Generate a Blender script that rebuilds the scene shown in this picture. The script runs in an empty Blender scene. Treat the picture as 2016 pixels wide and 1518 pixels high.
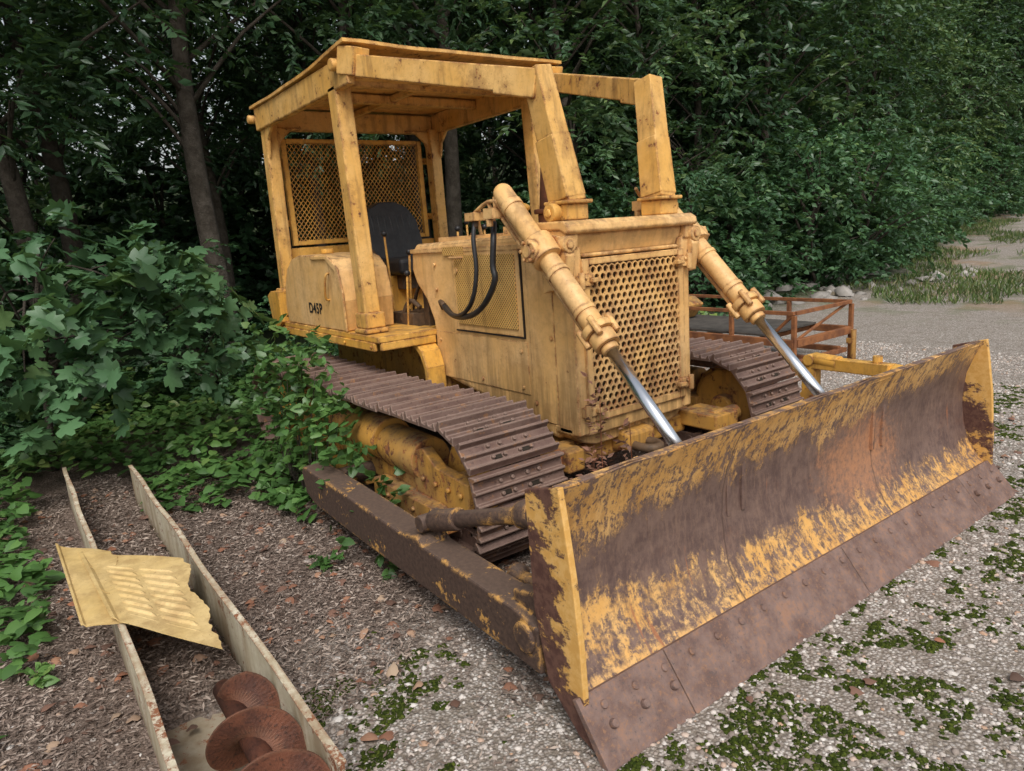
import bpy, math, random, bmesh
import numpy as np
from mathutils import Vector, Matrix, noise
random.seed(3)
SC=bpy.context.scene
COL=bpy.context.collection
# ---------------------------------------------------------------- node helpers
class NT:
    def __init__(s,name,disp=False):
        s.m=bpy.data.materials.new(name); s.m.use_nodes=True; s.nt=s.m.node_tree; s.nt.nodes.clear()
        s.out=s.nt.nodes.new('ShaderNodeOutputMaterial')
        s.tc=s.nt.nodes.new('ShaderNodeTexCoord')
    def n(s,t,**k):
        x=s.nt.nodes.new('ShaderNode'+t)
        for a,b in k.items(): setattr(x,a,b)
        return x
    def set(s,sock,v):
        if isinstance(v,bpy.types.NodeSocket): s.nt.links.new(v,sock)
        elif isinstance(v,(tuple,list)) and sock.type=='RGBA' and len(v)==3: sock.default_value=(*v,1)
        else: sock.default_value=v
    def math(s,op,a,b=0.0,c=None,clamp=False):
        x=s.n('Math',operation=op,use_clamp=clamp); s.set(x.inputs[0],a); s.set(x.inputs[1],b)
        if c is not None: s.set(x.inputs[2],c)
        return x.outputs[0]
    def map(s,scale=(1,1,1),rot=(0,0,0),vec=None):
        x=s.n('Mapping'); s.set(x.inputs[0],vec or s.tc.outputs['Object']); x.inputs['Scale'].default_value=scale; x.inputs['Rotation'].default_value=rot
        return x.outputs[0]
    def noise(s,scale,detail=6,rough=.6,vec=None,dist=0):
        x=s.n('TexNoise'); s.set(x.inputs['Vector'],vec or s.tc.outputs['Object']); x.inputs['Scale'].default_value=scale
        x.inputs['Detail'].default_value=detail; x.inputs['Roughness'].default_value=rough; x.inputs['Distortion'].default_value=dist
        return x.outputs[0]
    def vor(s,scale,vec=None,feature='F1'):
        x=s.n('TexVoronoi',feature=feature); s.set(x.inputs['Vector'],vec or s.tc.outputs['Object']); x.inputs['Scale'].default_value=scale
        return x
    def step(s,v,lo,hi):
        x=s.n('MapRange',interpolation_type='SMOOTHSTEP'); s.set(x.inputs[0],v); s.set(x.inputs[1],lo); s.set(x.inputs[2],hi)
        return x.outputs[0]
    def mix(s,f,a,b,mode='MIX'):
        x=s.n('Mix',data_type='RGBA',blend_type=mode); s.set(x.inputs[0],f); s.set(x.inputs[6],a); s.set(x.inputs[7],b)
        return x.outputs[2]
    def sep(s,v=None):
        x=s.n('SeparateXYZ'); s.set(x.inputs[0],v or s.tc.outputs['Object']); return x.outputs
    def ramp(s,v,stops):
        x=s.n('ValToRGB'); s.set(x.inputs[0],v); r=x.color_ramp
        while len(r.elements)<len(stops): r.elements.new(.5)
        for e,(p,c) in zip(r.elements,stops): e.position=p; e.color=(*c,1)
        return x.outputs[0]
    def bsdf(s,col,rough=.6,metal=0.0,bump=None,bs=.3,bd=.01,spec=.5):
        b=s.n('BsdfPrincipled'); s.set(b.inputs['Base Color'],col); s.set(b.inputs['Roughness'],rough); s.set(b.inputs['Metallic'],metal)
        b.inputs['Specular IOR Level'].default_value=spec
        if bump is not None:
            bp=s.n('Bump'); bp.inputs['Strength'].default_value=bs; bp.inputs['Distance'].default_value=bd; s.set(bp.inputs['Height'],bump)
            s.nt.links.new(bp.outputs[0],b.inputs['Normal'])
        s.nt.links.new(b.outputs[0],s.out.inputs[0]); s.b=b
        return s.m
RUST=(.12,.05,.03); RUSTO=(.32,.12,.04)
def edge_mask(t,rad=.018):
    bv=t.n('Bevel',samples=2); bv.inputs[0].default_value=rad
    g=t.n('NewGeometry'); d=t.n('VectorMath',operation='DOT_PRODUCT')
    t.nt.links.new(bv.outputs[0],d.inputs[0]); t.nt.links.new(g.outputs['Normal'],d.inputs[1])
    return t.step(d.outputs['Value'],.995,.90)
def paint(name,c1,c2,wear=.45,edge=True,grime=.5,updirt=.6,holes=False,low=None,stain=.4):
    t=NT(name)
    n1=t.noise(2.2,5); n2=t.noise(9,8,.7); n3=t.noise(48,6,.7); n4=t.noise(4.5,9,.75)
    st=t.noise(1,6,.65,vec=t.map((14,14,1.3)))
    col=t.mix(t.step(n1,.35,.68),c1,c2)
    col=t.mix(t.math('MULTIPLY',t.step(n2,.42,.60),.30),col,(.62*c1[0],.55*c1[1],.5*c1[2]))
    col=t.mix(t.math('MULTIPLY',t.step(n4,.52,.66),stain),col,(.28,.15,.055))
    col=t.mix(t.math('MULTIPLY',t.step(st,.48,.72),grime),col,(.21,.11,.04))
    mott=t.step(n3,.45,.7); col=t.mix(t.math('MULTIPLY',mott,.2),col,(.36,.19,.06))
    if low:
        z=t.sep()[2]; lm=t.math('MULTIPLY',t.step(z,low[1],low[0]),t.step(st,.34,.58)); col=t.mix(t.math('MULTIPLY',lm,.7),col,(.20,.12,.05))
    g=t.n('NewGeometry'); nz=t.sep(g.outputs['Normal'])[2]
    up=t.math('MULTIPLY',t.step(nz,.5,.95),t.step(n2,.36,.62))
    col=t.mix(t.math('MULTIPLY',up,updirt),col,(.15,.10,.06))
    w=t.math('ADD',t.math('MULTIPLY',n2,.6),t.math('MULTIPLY',t.noise(26,8,.75),.5))
    rm=t.step(w,.73-.2*wear,.78-.2*wear)
    fl=t.math('MULTIPLY',t.step(t.noise(85,4,.8),.62,.66),t.step(n1,.40,.6)); rm=t.math('MAXIMUM',rm,t.math('MULTIPLY',fl,.8))
    if edge:
        e=t.math('MULTIPLY',edge_mask(t),t.step(n2,.40,.56)); rm=t.math('MAXIMUM',rm,e)
    rc=t.mix(t.step(t.noise(30),.4,.65),RUST,RUSTO)
    col=t.mix(rm,col,rc)
    h=t.math('ADD',t.math('MULTIPLY',rm,-.5),t.math('MULTIPLY',n3,.35))
    if holes:
        x,y,z=t.sep()
        a=t.math('SINE',t.math('MULTIPLY',x,6.283/.024)); b=t.math('SINE',t.math('MULTIPLY',z,6.283/.024))
        hm=t.step(t.math('MULTIPLY',a,b),.05,.35); col=t.mix(t.math('MULTIPLY',hm,.85),col,(.10,.06,.02))
        h=t.math('SUBTRACT',h,hm)
    return t.bsdf(col,t.math('ADD',.5,t.math('MULTIPLY',rm,.35)),0,h,.35,.004,.35)
Y_HOOD=paint('faded_paint',(.74,.435,.155),(.79,.51,.235),.36,grime=.38,low=(.6,1.15),stain=.18)
Y_DEEP=paint('yellow_paint',(.72,.375,.06),(.76,.44,.11),.42,grime=.5,stain=.35)
Y_CAN=paint('canopy_paint',(.72,.395,.095),(.77,.475,.17),.54,grime=.6,stain=.42)
Y_DIRT=paint('dirty_paint',(.58,.30,.06),(.34,.20,.07),.75,grime=.8,updirt=.95)
Y_DOOR=paint('perforated_paint',(.72,.42,.12),(.76,.47,.16),.28,holes=True,edge=False,stain=.15)
def simple(name,c1,c2,rough=.8,sc=12,bs=.4,metal=0,spec=.3,bd=.005):
    t=NT(name); n=t.noise(sc,8,.7); n2=t.noise(sc*7,4,.6)
    col=t.mix(t.step(n,.35,.65),c1,c2)
    return t.bsdf(col,rough,metal,t.math('ADD',n,t.math('MULTIPLY',n2,.6)),bs,bd,spec)
t=NT('track_steel'); n=t.noise(7,8,.7); n2=t.noise(60,6,.7); oi=t.n('ObjectInfo')
nw=t.noise(5,8,.7,vec=t.n('NewGeometry').outputs['Position'])
c=t.mix(t.step(nw,.3,.7),(.125,.07,.055),(.22,.14,.11)); c=t.mix(t.step(n2,.55,.7),c,(.07,.038,.03)); c=t.mix(t.math('MULTIPLY',t.step(t.noise(14,8,.75,vec=t.n('NewGeometry').outputs['Position']),.57,.63),.55),c,(.38,.17,.05))
c=t.mix(t.math('MULTIPLY',oi.outputs['Random'],.3),c,(.10,.07,.06))
c=t.mix(t.math('MULTIPLY',edge_mask(t,.012),.6),c,(.34,.25,.20))
M_TRACK=t.bsdf(c,.6,.15,t.math('ADD',n,n2),.45,.004,.4)
M_RUST=simple('rust',(.20,.07,.03),(.10,.04,.022),.85,9)
M_RUSTO=simple('orange_rust',(.30,.12,.045),(.15,.06,.03),.85,6)
M_DARK=simple('painted_recess',(.012,.010,.008),(.03,.022,.015),.9,8)
M_CORE=simple('radiator_core_paint',(.10,.065,.03),(.03,.022,.015),.9,8)
M_DECK=simple('weathered_boards',(.05,.045,.04),(.09,.08,.07),.9,8)
M_BLACK=simple('black_rubber',(.012,.012,.013),(.022,.022,.024),.45,20,.2,spec=.5)
M_SEAT=simple('black_vinyl',(.014,.014,.015),(.028,.028,.029),.45,14,.3,spec=.45)
M_INK=simple('black_ink',(.015,.012,.01),(.03,.025,.02),.7)
M_GREASE=simple('greasy_metal',(.05,.035,.025),(.13,.08,.045),.6,10)
t=NT('chrome'); M_CHROME=t.bsdf((.80,.82,.85),t.math('ADD',.12,t.math('MULTIPLY',t.noise(20),.2)),1.0)
t=NT('worn_arm'); n=t.noise(6,10,.75); n2=t.noise(50,6,.7)
w=t.math('ADD',n,t.math('MULTIPLY',edge_mask(t,.03),.10))
g=t.n('NewGeometry'); nzz=t.sep(g.outputs['Normal'])[2]
c=t.mix(t.step(n2,.35,.65),(.055,.034,.027),(.10,.062,.045)); c=t.mix(t.math('MULTIPLY',t.step(nzz,.6,.9),.35),c,(.17,.12,.09)); c=t.mix(t.step(t.math('ADD',w,t.math('MULTIPLY',n2,.25)),.735,.77),c,(.52,.28,.08))
M_ARM=t.bsdf(c,.7,0,t.math('ADD',n,t.math('MULTIPLY',n2,.5)),.4,.006,.3)
def blade_mat(name):
    t=NT(name); x,y,z=t.sep()
    n=t.noise(2.6,10,.7,dist=.4); nf=t.noise(11,10,.78); nx=t.noise(36,8,.8)
    scr=t.noise(1,8,.75,vec=t.map((6,17,6),(0.5,0,0))); scr2=t.noise(1,8,.75,vec=t.map((20,55,11),(-.45,0,0)))
    tt=t.n('MapRange'); t.set(tt.inputs[0],y); tt.inputs[1].default_value=-1.6; tt.inputs[2].default_value=1.6; tt.inputs[3].default_value=.62; tt.inputs[4].default_value=.80
    top=tt.outputs[0]
    nn=t.math('MULTIPLY',t.math('SUBTRACT',n,.5),.50); fine=t.math('MULTIPLY',t.math('SUBTRACT',scr,.5),.40); f3=t.math('MULTIPLY',t.math('SUBTRACT',nx,.5),.40)
    zz=t.math('ADD',t.math('ADD',t.math('ADD',z,nn),fine),f3)
    d1=t.step(t.math('SUBTRACT',top,zz),-.03,.05)
    bt=t.n('MapRange'); t.set(bt.inputs[0],y); bt.inputs[1].default_value=-1.4; bt.inputs[2].default_value=.6; bt.inputs[3].default_value=.35; bt.inputs[4].default_value=.20
    d2=t.step(t.math('SUBTRACT',zz,bt.outputs[0]),-.03,.07)
    band=t.math('MULTIPLY',d1,d2)
    speck=t.step(t.math('ADD',t.math('MULTIPLY',nf,.40),t.math('ADD',t.math('MULTIPLY',scr2,.32),t.math('MULTIPLY',nx,.33))),.520,.565)
    low=t.math('MULTIPLY',t.step(z,.46,.24),t.step(t.math('ADD',t.math('MULTIPLY',n,.38),t.math('ADD',t.math('MULTIPLY',scr,.27),t.math('MULTIPLY',nx,.35))),.45,.53))
    low=t.math('MULTIPLY',low,t.step(t.math('ADD',z,t.math('MULTIPLY',nx,.05)),.200,.225))
    wear=t.math('MAXIMUM',t.math('MAXIMUM',t.math('MULTIPLY',band,t.math('SUBTRACT',1.0,t.math('MULTIPLY',t.step(t.math('ADD',t.math('MULTIPLY',nf,.5),t.math('MULTIPLY',nx,.5)),.555,.60),.85))),speck),low)
    edge=t.step(t.math('ADD',z,t.math('MULTIPLY',nf,.06)),.915,.925)
    wear=t.math('MAXIMUM',wear,edge)
    yel=t.mix(t.step(n,.35,.65),(.64,.345,.095),(.70,.43,.17)); yel=t.mix(t.math('MULTIPLY',t.step(scr,.44,.64),.6),yel,(.36,.18,.06)); yel=t.mix(t.math('MULTIPLY',t.step(nx,.48,.66),.5),yel,(.42,.23,.09))
    br=t.mix(t.step(nf,.35,.65),(.090,.055,.049),(.17,.11,.09)); br=t.mix(t.math('MULTIPLY',t.step(scr2,.45,.7),.5),br,(.27,.17,.12)); br=t.mix(t.math('MULTIPLY',t.step(nx,.5,.7),.4),br,(.065,.04,.035)); br=t.mix(t.math('MULTIPLY',t.step(n,.55,.7),.4),br,(.26,.13,.08))
    dy=t.math('POWER',t.math('ABSOLUTE',t.math('DIVIDE',t.math('SUBTRACT',y,.42),.42)),2.0); dz=t.math('POWER',t.math('ABSOLUTE',t.math('DIVIDE',t.math('SUBTRACT',z,.47),.26)),2.0)
    om=t.step(t.math('ADD',t.math('ADD',dy,dz),t.math('ADD',t.math('MULTIPLY',t.math('SUBTRACT',nf,.5),3.),t.math('MULTIPLY',t.math('SUBTRACT',nx,.5),4.))),1.2,-.4)
    br=t.mix(t.math('MULTIPLY',om,.85),br,(.44,.21,.105)); yel=t.mix(t.math('MULTIPLY',om,.6),yel,(.50,.26,.12))
    col=t.mix(wear,yel,br)
    run=t.math('MULTIPLY',t.step(t.noise(1,4,.6,vec=t.map((3,22,1.4),(.25,0,0))),.66,.69),t.step(z,.62,.5)); col=t.mix(t.math('MULTIPLY',run,.7),col,(.36,.13,.05))
    for ys in (-.72,.50):
        ln=t.step(t.math('ABSOLUTE',t.math('SUBTRACT',t.math('ADD',y,t.math('MULTIPLY',z,-.08)),ys)),.006,.002)
        col=t.mix(t.math('MULTIPLY',ln,.7),col,(.07,.04,.03))
    h=t.math('ADD',t.math('MULTIPLY',wear,-.5),t.math('ADD',t.math('MULTIPLY',nf,.6),t.math('MULTIPLY',nx,.3)))
    return t.bsdf(col,t.math('SUBTRACT',.60,t.math('MULTIPLY',wear,.12)),0,h,.4,.005,.45)
M_BLADE=blade_mat('worn_blade_paint')
t=NT('worn_end_plate'); n=t.noise(1,10,.8,vec=t.map((6,5,11),(0,.2,0))); n2=t.noise(30,6,.7); n5=t.noise(4,8,.7); x,y,z=t.sep()
xx=t.math('SUBTRACT',x,2.04)
w=t.math('ADD',t.math('MULTIPLY',n,.6),t.math('MULTIPLY',n5,.5)); w=t.math('ADD',w,t.math('MULTIPLY',t.math('SUBTRACT',.42,z),.16)); w=t.math('SUBTRACT',w,t.math('MULTIPLY',xx,.5))
w=t.math('ADD',w,t.math('MULTIPLY',t.step(z,.80,.90),.10)); w=t.math('ADD',w,t.math('MULTIPLY',t.step(z,.16,.10),.3)); w=t.math('ADD',w,t.math('MULTIPLY',t.math('SUBTRACT',n2,.5),.12)); w=t.step(w,.54,.58)
c=t.mix(w,t.mix(t.step(n2,.4,.6),(.62,.34,.09),(.70,.42,.14)),t.mix(t.step(n2,.4,.6),(.085,.038,.03),(.14,.07,.05)))
M_ENDP=t.bsdf(c,.65,0,t.math('ADD',w,n2),.4,.004,.3)
t=NT('cutting_edge_steel'); n=t.noise(8,9,.7); n2=t.noise(55,8,.8)
c=t.mix(t.step(n,.35,.65),(.14,.085,.07),(.23,.155,.132)); c=t.mix(t.math('MULTIPLY',t.step(n2,.52,.62),.8),c,(.30,.16,.09)); c=t.mix(t.step(n2,.44,.36),c,(.10,.08,.075)); c=t.mix(t.math('MULTIPLY',t.step(n,.56,.66),.5),c,(.34,.17,.09))
M_EDGE=t.bsdf(c,.7,.1,t.math('ADD',n,n2),.55,.005,.35)
t=NT('cream_paint'); n=t.noise(5,9,.75); n2=t.noise(35,8,.75); st=t.noise(1,6,.6,vec=t.map((9,9,1.5))); z=t.sep()[2]
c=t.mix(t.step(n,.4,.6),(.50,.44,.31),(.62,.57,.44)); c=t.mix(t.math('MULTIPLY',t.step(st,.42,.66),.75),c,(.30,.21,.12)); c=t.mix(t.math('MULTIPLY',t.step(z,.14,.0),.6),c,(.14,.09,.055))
w=t.math('MAXIMUM',t.step(t.math('ADD',t.math('MULTIPLY',n,.5),t.math('MULTIPLY',n2,.5)),.54,.58),t.math('MULTIPLY',edge_mask(t,.02),t.step(n2,.42,.52)))
c=t.mix(w,c,(.24,.10,.05)); M_CREAM=t.bsdf(c,.65,0,t.math('ADD',n2,w),.3,.003,.3)
M_PANEL=paint('panel_paint',(.60,.42,.16),(.66,.49,.23),.06,edge=False,updirt=.12,grime=.2,stain=.25)
t=NT('auger_rust'); n=t.noise(9,8,.7); n2=t.noise(70,6,.75)
c=t.mix(t.step(n,.35,.65),(.085,.035,.024),(.17,.062,.034)); c=t.mix(t.step(n2,.5,.66),c,(.045,.022,.016)); c=t.mix(t.math('MULTIPLY',edge_mask(t,.012),.5),c,(.28,.15,.09))
M_AUGER=t.bsdf(c,.6,.1,t.math('ADD',n,n2),.7,.005,.4)
M_BARK=simple('bark',(.045,.036,.026),(.09,.075,.06),.95,9,.9,bd=.03)
def leafmat(name,stops,trans=.28,rough=.42,ov=.4):
    t=NT(name); a=t.n('Attribute',attribute_name='rnd'); oi=t.n('ObjectInfo')
    v=t.math('ADD',a.outputs['Fac'],t.math('MULTIPLY',t.math('SUBTRACT',oi.outputs['Random'],.5),ov),clamp=True)
    c=t.ramp(v,stops); c=t.mix(t.math('MULTIPLY',t.step(t.noise(.9,3,vec=t.n('NewGeometry').outputs['Position']),.42,.62),.4),c,(.025,.055,.025))
    t.bsdf(c,rough,spec=.5); tr=t.n('BsdfTranslucent'); t.set(tr.inputs[0],t.mix(.5,c,(.14,.24,.03)))
    mx=t.n('MixShader'); mx.inputs[0].default_value=trans; t.nt.links.new(t.b.outputs[0],mx.inputs[1]); t.nt.links.new(tr.outputs[0],mx.inputs[2]); t.nt.links.new(mx.outputs[0],t.out.inputs[0])
    return t.m
L_TREE=leafmat('tree_leaves',[(0,(.022,.055,.026)),(.45,(.05,.11,.05)),(.8,(.10,.18,.075)),(1,(.19,.27,.09))],ov=.5)
L_BUSH=leafmat('bush_leaves',[(0,(.035,.085,.038)),(.5,(.065,.15,.065)),(.85,(.10,.21,.085)),(1,(.18,.28,.09))])
L_SAP=leafmat('sapling_leaves',[(0,(.055,.12,.055)),(.5,(.095,.205,.09)),(.85,(.14,.27,.115)),(1,(.22,.34,.11))],ov=0)
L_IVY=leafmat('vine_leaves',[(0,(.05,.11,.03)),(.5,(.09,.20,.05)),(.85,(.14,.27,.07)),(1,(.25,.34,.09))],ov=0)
L_GRASS=leafmat('grass_blades',[(0,(.07,.12,.03)),(.6,(.14,.22,.055)),(1,(.32,.28,.14))],ov=0)
L_DEAD=leafmat('dead_leaves',[(0,(.09,.05,.035)),(.4,(.21,.11,.075)),(.75,(.36,.15,.08)),(1,(.44,.33,.23))],.1,.8,0)
L_CHIP=leafmat('litter_bits',[(0,(.08,.058,.046)),(.5,(.24,.18,.145)),(1,(.46,.38,.32))],.02,.9,0)
for m in (L_DEAD,L_CHIP):
    for nd in m.node_tree.nodes:
        if nd.type=='MIX' and nd.inputs[7].default_value[1]<.06: nd.inputs[7].default_value=(.09,.06,.045,1)
        if nd.type=='MIX' and nd.inputs[7].default_value[1]>.2: nd.inputs[7].default_value=(.2,.12,.06,1)
def attrmat(name,stops,rough=.85):
    t=NT(name); a=t.n('Attribute',attribute_name='rnd'); c=t.ramp(a.outputs['Fac'],stops)
    n=t.noise(120,4); c=t.mix(t.math('MULTIPLY',n,.3),c,(.2,.17,.13))
    return t.bsdf(c,rough,0,n,.3,.002,.3)
M_PEB=attrmat('pebbles',[(0,(.18,.14,.12)),(.3,(.40,.34,.30)),(.6,(.53,.48,.44)),(.85,(.70,.66,.62)),(1,(.46,.28,.18))])
M_ROCK=attrmat('rocks',[(0,(.20,.185,.17)),(1,(.44,.41,.38))])
t=NT('moss'); n=t.noise(90,6,.7); a=t.n('Attribute',attribute_name='rnd')
c=t.mix(a.outputs['Fac'],(.030,.048,.008),(.10,.125,.02)); c=t.mix(t.step(n,.4,.65),c,(.022,.032,.007))
M_MOSS=t.bsdf(c,.95,0,n,.8,.01,.1)
# ground
t=NT('gravel_ground'); x,y,z=t.sep()
v1=t.vor(78); v2=t.vor(150); n=t.noise(1.3,8,.65); nf=t.noise(28,8,.7); nm=t.noise(5,8,.7)
sh=t.sep(v1.outputs['Color'])[0]
gr=t.ramp(sh,[(0,(.21,.175,.145)),(.35,(.36,.315,.28)),(.7,(.46,.42,.385)),(1,(.58,.545,.50))])
gap=t.step(v1.outputs['Distance'],.35,.62); gr=t.mix(t.math('MULTIPLY',gap,.75),gr,(.16,.13,.10))
gr=t.mix(t.math('MULTIPLY',t.step(nm,.50,.64),.55),gr,(.21,.175,.14))
mul=t.ramp(t.math('ADD',t.math('MULTIPLY',nf,.7),t.math('MULTIPLY',t.sep(v2.outputs['Color'])[1],.3)),[(.25,(.06,.044,.034)),(.5,(.17,.125,.10)),(.7,(.30,.23,.19)),(.85,(.40,.33,.28))])
wob=t.math('MULTIPLY',t.math('SUBTRACT',n,.5),3.2)
m1=t.step(t.math('ADD',x,wob),1.75,.6); m2=t.step(t.math('ADD',y,t.math('MULTIPLY',wob,.4)),1.8,.6)
mm=t.math('MULTIPLY',m1,m2)
near=t.math('MULTIPLY',t.step(y,-2.6,-3.2),t.step(x,2.6,1.8)); mm=t.math('MAXIMUM',mm,near)
col=t.mix(mm,gr,mul)
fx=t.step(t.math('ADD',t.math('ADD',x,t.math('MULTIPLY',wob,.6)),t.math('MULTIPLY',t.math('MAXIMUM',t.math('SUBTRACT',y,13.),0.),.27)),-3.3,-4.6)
gg=t.math('MULTIPLY',t.step(n,.50,.6),t.step(y,7,10)); col=t.mix(t.math('MULTIPLY',gg,.6),col,(.11,.14,.05))
ds=t.math('MULTIPLY',t.step(t.noise(.7,5,.6),.50,.60),t.step(y,8,11)); col=t.mix(t.math('MULTIPLY',ds,.7),col,(.30,.20,.12))
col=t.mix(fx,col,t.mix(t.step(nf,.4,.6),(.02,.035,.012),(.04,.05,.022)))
h=t.math('ADD',t.math('MULTIPLY',v1.outputs['Distance'],-.9),t.math('MULTIPLY',nf,.7))
M_GROUND=t.bsdf(col,.9,0,h,.9,.012,.2)
# ---------------------------------------------------------------- mesh builder
class MB:
    def __init__(s): s.V=[];s.F=[];s.MI=[];s.SM=[]
    def add(s,vs,fs,mi=0,sm=False):
        o=len(s.V); s.V+= [tuple(v) for v in vs]; s.F+=[[i+o for i in f] for f in fs]; s.MI+=[mi]*len(fs)
        s.SM+= sm if isinstance(sm,list) else [sm]*len(fs); return s
    def box(s,a,b,mi=0,mat=None):
        vs=[Vector((x,y,z)) for x in (a[0],b[0]) for y in (a[1],b[1]) for z in (a[2],b[2])]
        if mat: vs=[mat@v for v in vs]
        return s.add(vs,[(0,1,3,2),(4,6,7,5),(0,4,5,1),(2,3,7,6),(0,2,6,4),(1,5,7,3)],mi)
    def beam(s,p,q,w,h,up=(0,0,1),mi=0,w2=None,h2=None):
        p=Vector(p);q=Vector(q);d=(q-p).normalized();u=Vector(up);sd=d.cross(u).normalized();u=sd.cross(d)
        w2=w if w2 is None else w2; h2=h if h2 is None else h2
        vs=[]
        for c,ww,hh in ((p,w,h),(q,w2,h2)):
            for a,b in ((-1,-1),(1,-1),(1,1),(-1,1)): vs.append(c+sd*a*ww/2+u*b*hh/2)
        return s.add(vs,[(0,1,2,3),(7,6,5,4),(0,4,5,1),(1,5,6,2),(2,6,7,3),(3,7,4,0)],mi)
    def cyl(s,p,q,r,r2=None,n=20,mi=0):
        p=Vector(p);q=Vector(q);r2=r if r2 is None else r2
        d=(q-p).normalized();a=d.orthogonal().normalized();b=d.cross(a);vs=[]
        for c,rr in ((p,r),(q,r2)):
            for i in range(n):
                t_=2*math.pi*i/n; vs.append(c+(a*math.cos(t_)+b*math.sin(t_))*rr)
        fs=[(i,(i+1)%n,(i+1)%n+n,i+n) for i in range(n)]+[tuple(range(n))[::-1],tuple(range(n,2*n))]
        return s.add(vs,fs,mi,[True]*n+[False,False])
    def tube(s,pts,r,n=8,mi=0,taper=None,smooth=3):
        P=[Vector(p) for p in pts]
        if smooth>1 and len(P)>2:
            Q=[];m=len(P)
            for i in range(m-1):
                p0=P[max(i-1,0)];p1=P[i];p2=P[i+1];p3=P[min(i+2,m-1)]
                for k in range(smooth):
                    u=k/smooth; Q.append(.5*((2*p1)+(p2-p0)*u+(2*p0-5*p1+4*p2-p3)*u*u+(3*p1-p0-3*p2+p3)*u**3))
            P=Q+[P[-1]]
        vs=[];m=len(P);a=None
        for i,p in enumerate(P):
            d=(P[min(i+1,m-1)]-P[max(i-1,0)]).normalized()
            a=d.orthogonal().normalized() if a is None else (a-d*a.dot(d)).normalized()
            b=d.cross(a); rr=r if taper is None else r+(taper-r)*i/(m-1)
            for k in range(n):
                t_=2*math.pi*k/n; vs.append(p+(a*math.cos(t_)+b*math.sin(t_))*rr)
        fs=[(i*n+k,i*n+(k+1)%n,(i+1)*n+(k+1)%n,(i+1)*n+k) for i in range(m-1) for k in range(n)]
        fs+=[tuple(range(n))[::-1],tuple(range((m-1)*n,m*n))]
        return s.add(vs,fs,mi,[True]*(len(fs)-2)+[False]*2)
    def prism(s,poly,a,b,axis='y',mi=0):
        def P(u,v,w): return {'y':(u,w,v),'x':(w,u,v),'z':(u,v,w)}[axis]
        n=len(poly); vs=[P(u,v,a) for u,v in poly]+[P(u,v,b) for u,v in poly]
        return s.add(vs,[tuple(range(n)),tuple(range(n,2*n))[::-1]]+[(i,(i+1)%n,(i+1)%n+n,i+n) for i in range(n)],mi)
    def ball(s,c,r,sc=(1,1,1),mi=0,n=12):
        vs=[(c[0]+r*sc[0]*math.sin(math.pi*i/n)*math.cos(2*math.pi*j/n),c[1]+r*sc[1]*math.sin(math.pi*i/n)*math.sin(2*math.pi*j/n),c[2]+r*sc[2]*math.cos(math.pi*i/n)) for i in range(n+1) for j in range(n)]
        fs=[(i*n+j,i*n+(j+1)%n,(i+1)*n+(j+1)%n,(i+1)*n+j) for i in range(n) for j in range(n)]
        return s.add(vs,fs,mi,True)
    def out(s,name,mats,parent=None,bevel=.006,seg=2,label=None,solid=None):
        me=bpy.data.meshes.new(name); me.from_pydata(s.V,[],s.F)
        me.polygons.foreach_set('material_index',s.MI); me.polygons.foreach_set('use_smooth',s.SM)
        bm=bmesh.new(); bm.from_mesh(me); bmesh.ops.remove_doubles(bm,verts=bm.verts,dist=1e-5); bmesh.ops.recalc_face_normals(bm,faces=bm.faces); bm.to_mesh(me); bm.free()
        for m in (mats if isinstance(mats,(list,tuple)) else [mats]): me.materials.append(m)
        o=bpy.data.objects.new(name,me); COL.objects.link(o)
        if parent: o.parent=parent
        if solid:
            md=o.modifiers.new('s','SOLIDIFY'); md.thickness=solid; md.offset=0
        if bevel:
            md=o.modifiers.new('b','BEVEL'); md.width=bevel; md.segments=seg; md.limit_method='ANGLE'; md.angle_limit=math.radians(35)
        if label: o['label']=label
        return o
def empty(name,loc,label,cat,group=None):
    o=bpy.data.objects.new(name,None); COL.objects.link(o); o.location=loc; o.empty_display_size=.1
    o['label']=label;o['category']=cat
    if group:o['group']=group
    return o
# ================================================================ BULLDOZER
DZ=empty('bulldozer',(0,0,0),'weathered yellow crawler bulldozer parked on gravel beside the woods','bulldozer')
b=MB()
b.prism([(-.86,1.665),(-.93,1.62),(-.95,1.48),(-.90,1.38),(-.78,1.27),(-.70,1.12),(-.68,.74),(.30,.58),(.62,.50),(.70,.56),(.70,1.69)],-.46,.46)
hood=b.out('hood',Y_HOOD,DZ,.035,3)
b=MB()
b.box((-.36,-.472,1.09),(.38,-.461,1.62)); b.box((.43,-.468,.60),(.66,-.461,1.64)); b.box((-.66,-.466,.74),(.40,-.4605,1.06))
b.box((-.92,-.474,1.60),(.60,-.462,1.63)); b.box((-.92,.462,1.60),(.60,.474,1.63))
b.box((-.36,.461,1.09),(.38,.472,1.62))
for x in (-.5,-.1,.25,.5): b.cyl((x,-.2,1.69),(x,-.2,1.715),.012,n=8)
for x,z in ((-.60,1.52),(-.60,1.35),(-.60,.80),(-.60,1.0),(.34,.78),(.34,1.0),(-.1,.78),(.46,1.58),(.46,.7),(.63,1.1)): b.cyl((x,-.462,z),(x,-.476,z),.012,n=8)
b.box((-.80,-.30,1.655),(-.3,.30,1.70)); b.box((-.2,-.15,1.68),(.1,.15,1.74))
b.out('hood_panel',Y_HOOD,hood,.004)
b=MB(); b.box((-.32,-.481,1.13),(.34,-.473,1.58)); b.out('engine_door',Y_DOOR,hood,.003,label='yellow perforated engine side door')
b=MB(); b.box((-.37,-.4735,1.08),(.39,-.4615,1.088)); b.box((.382,-.4735,1.088),(.39,-.4615,1.63)); b.out('door_outline',M_DARK,hood,0)  # dark strips along the door's lower and front edges
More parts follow.
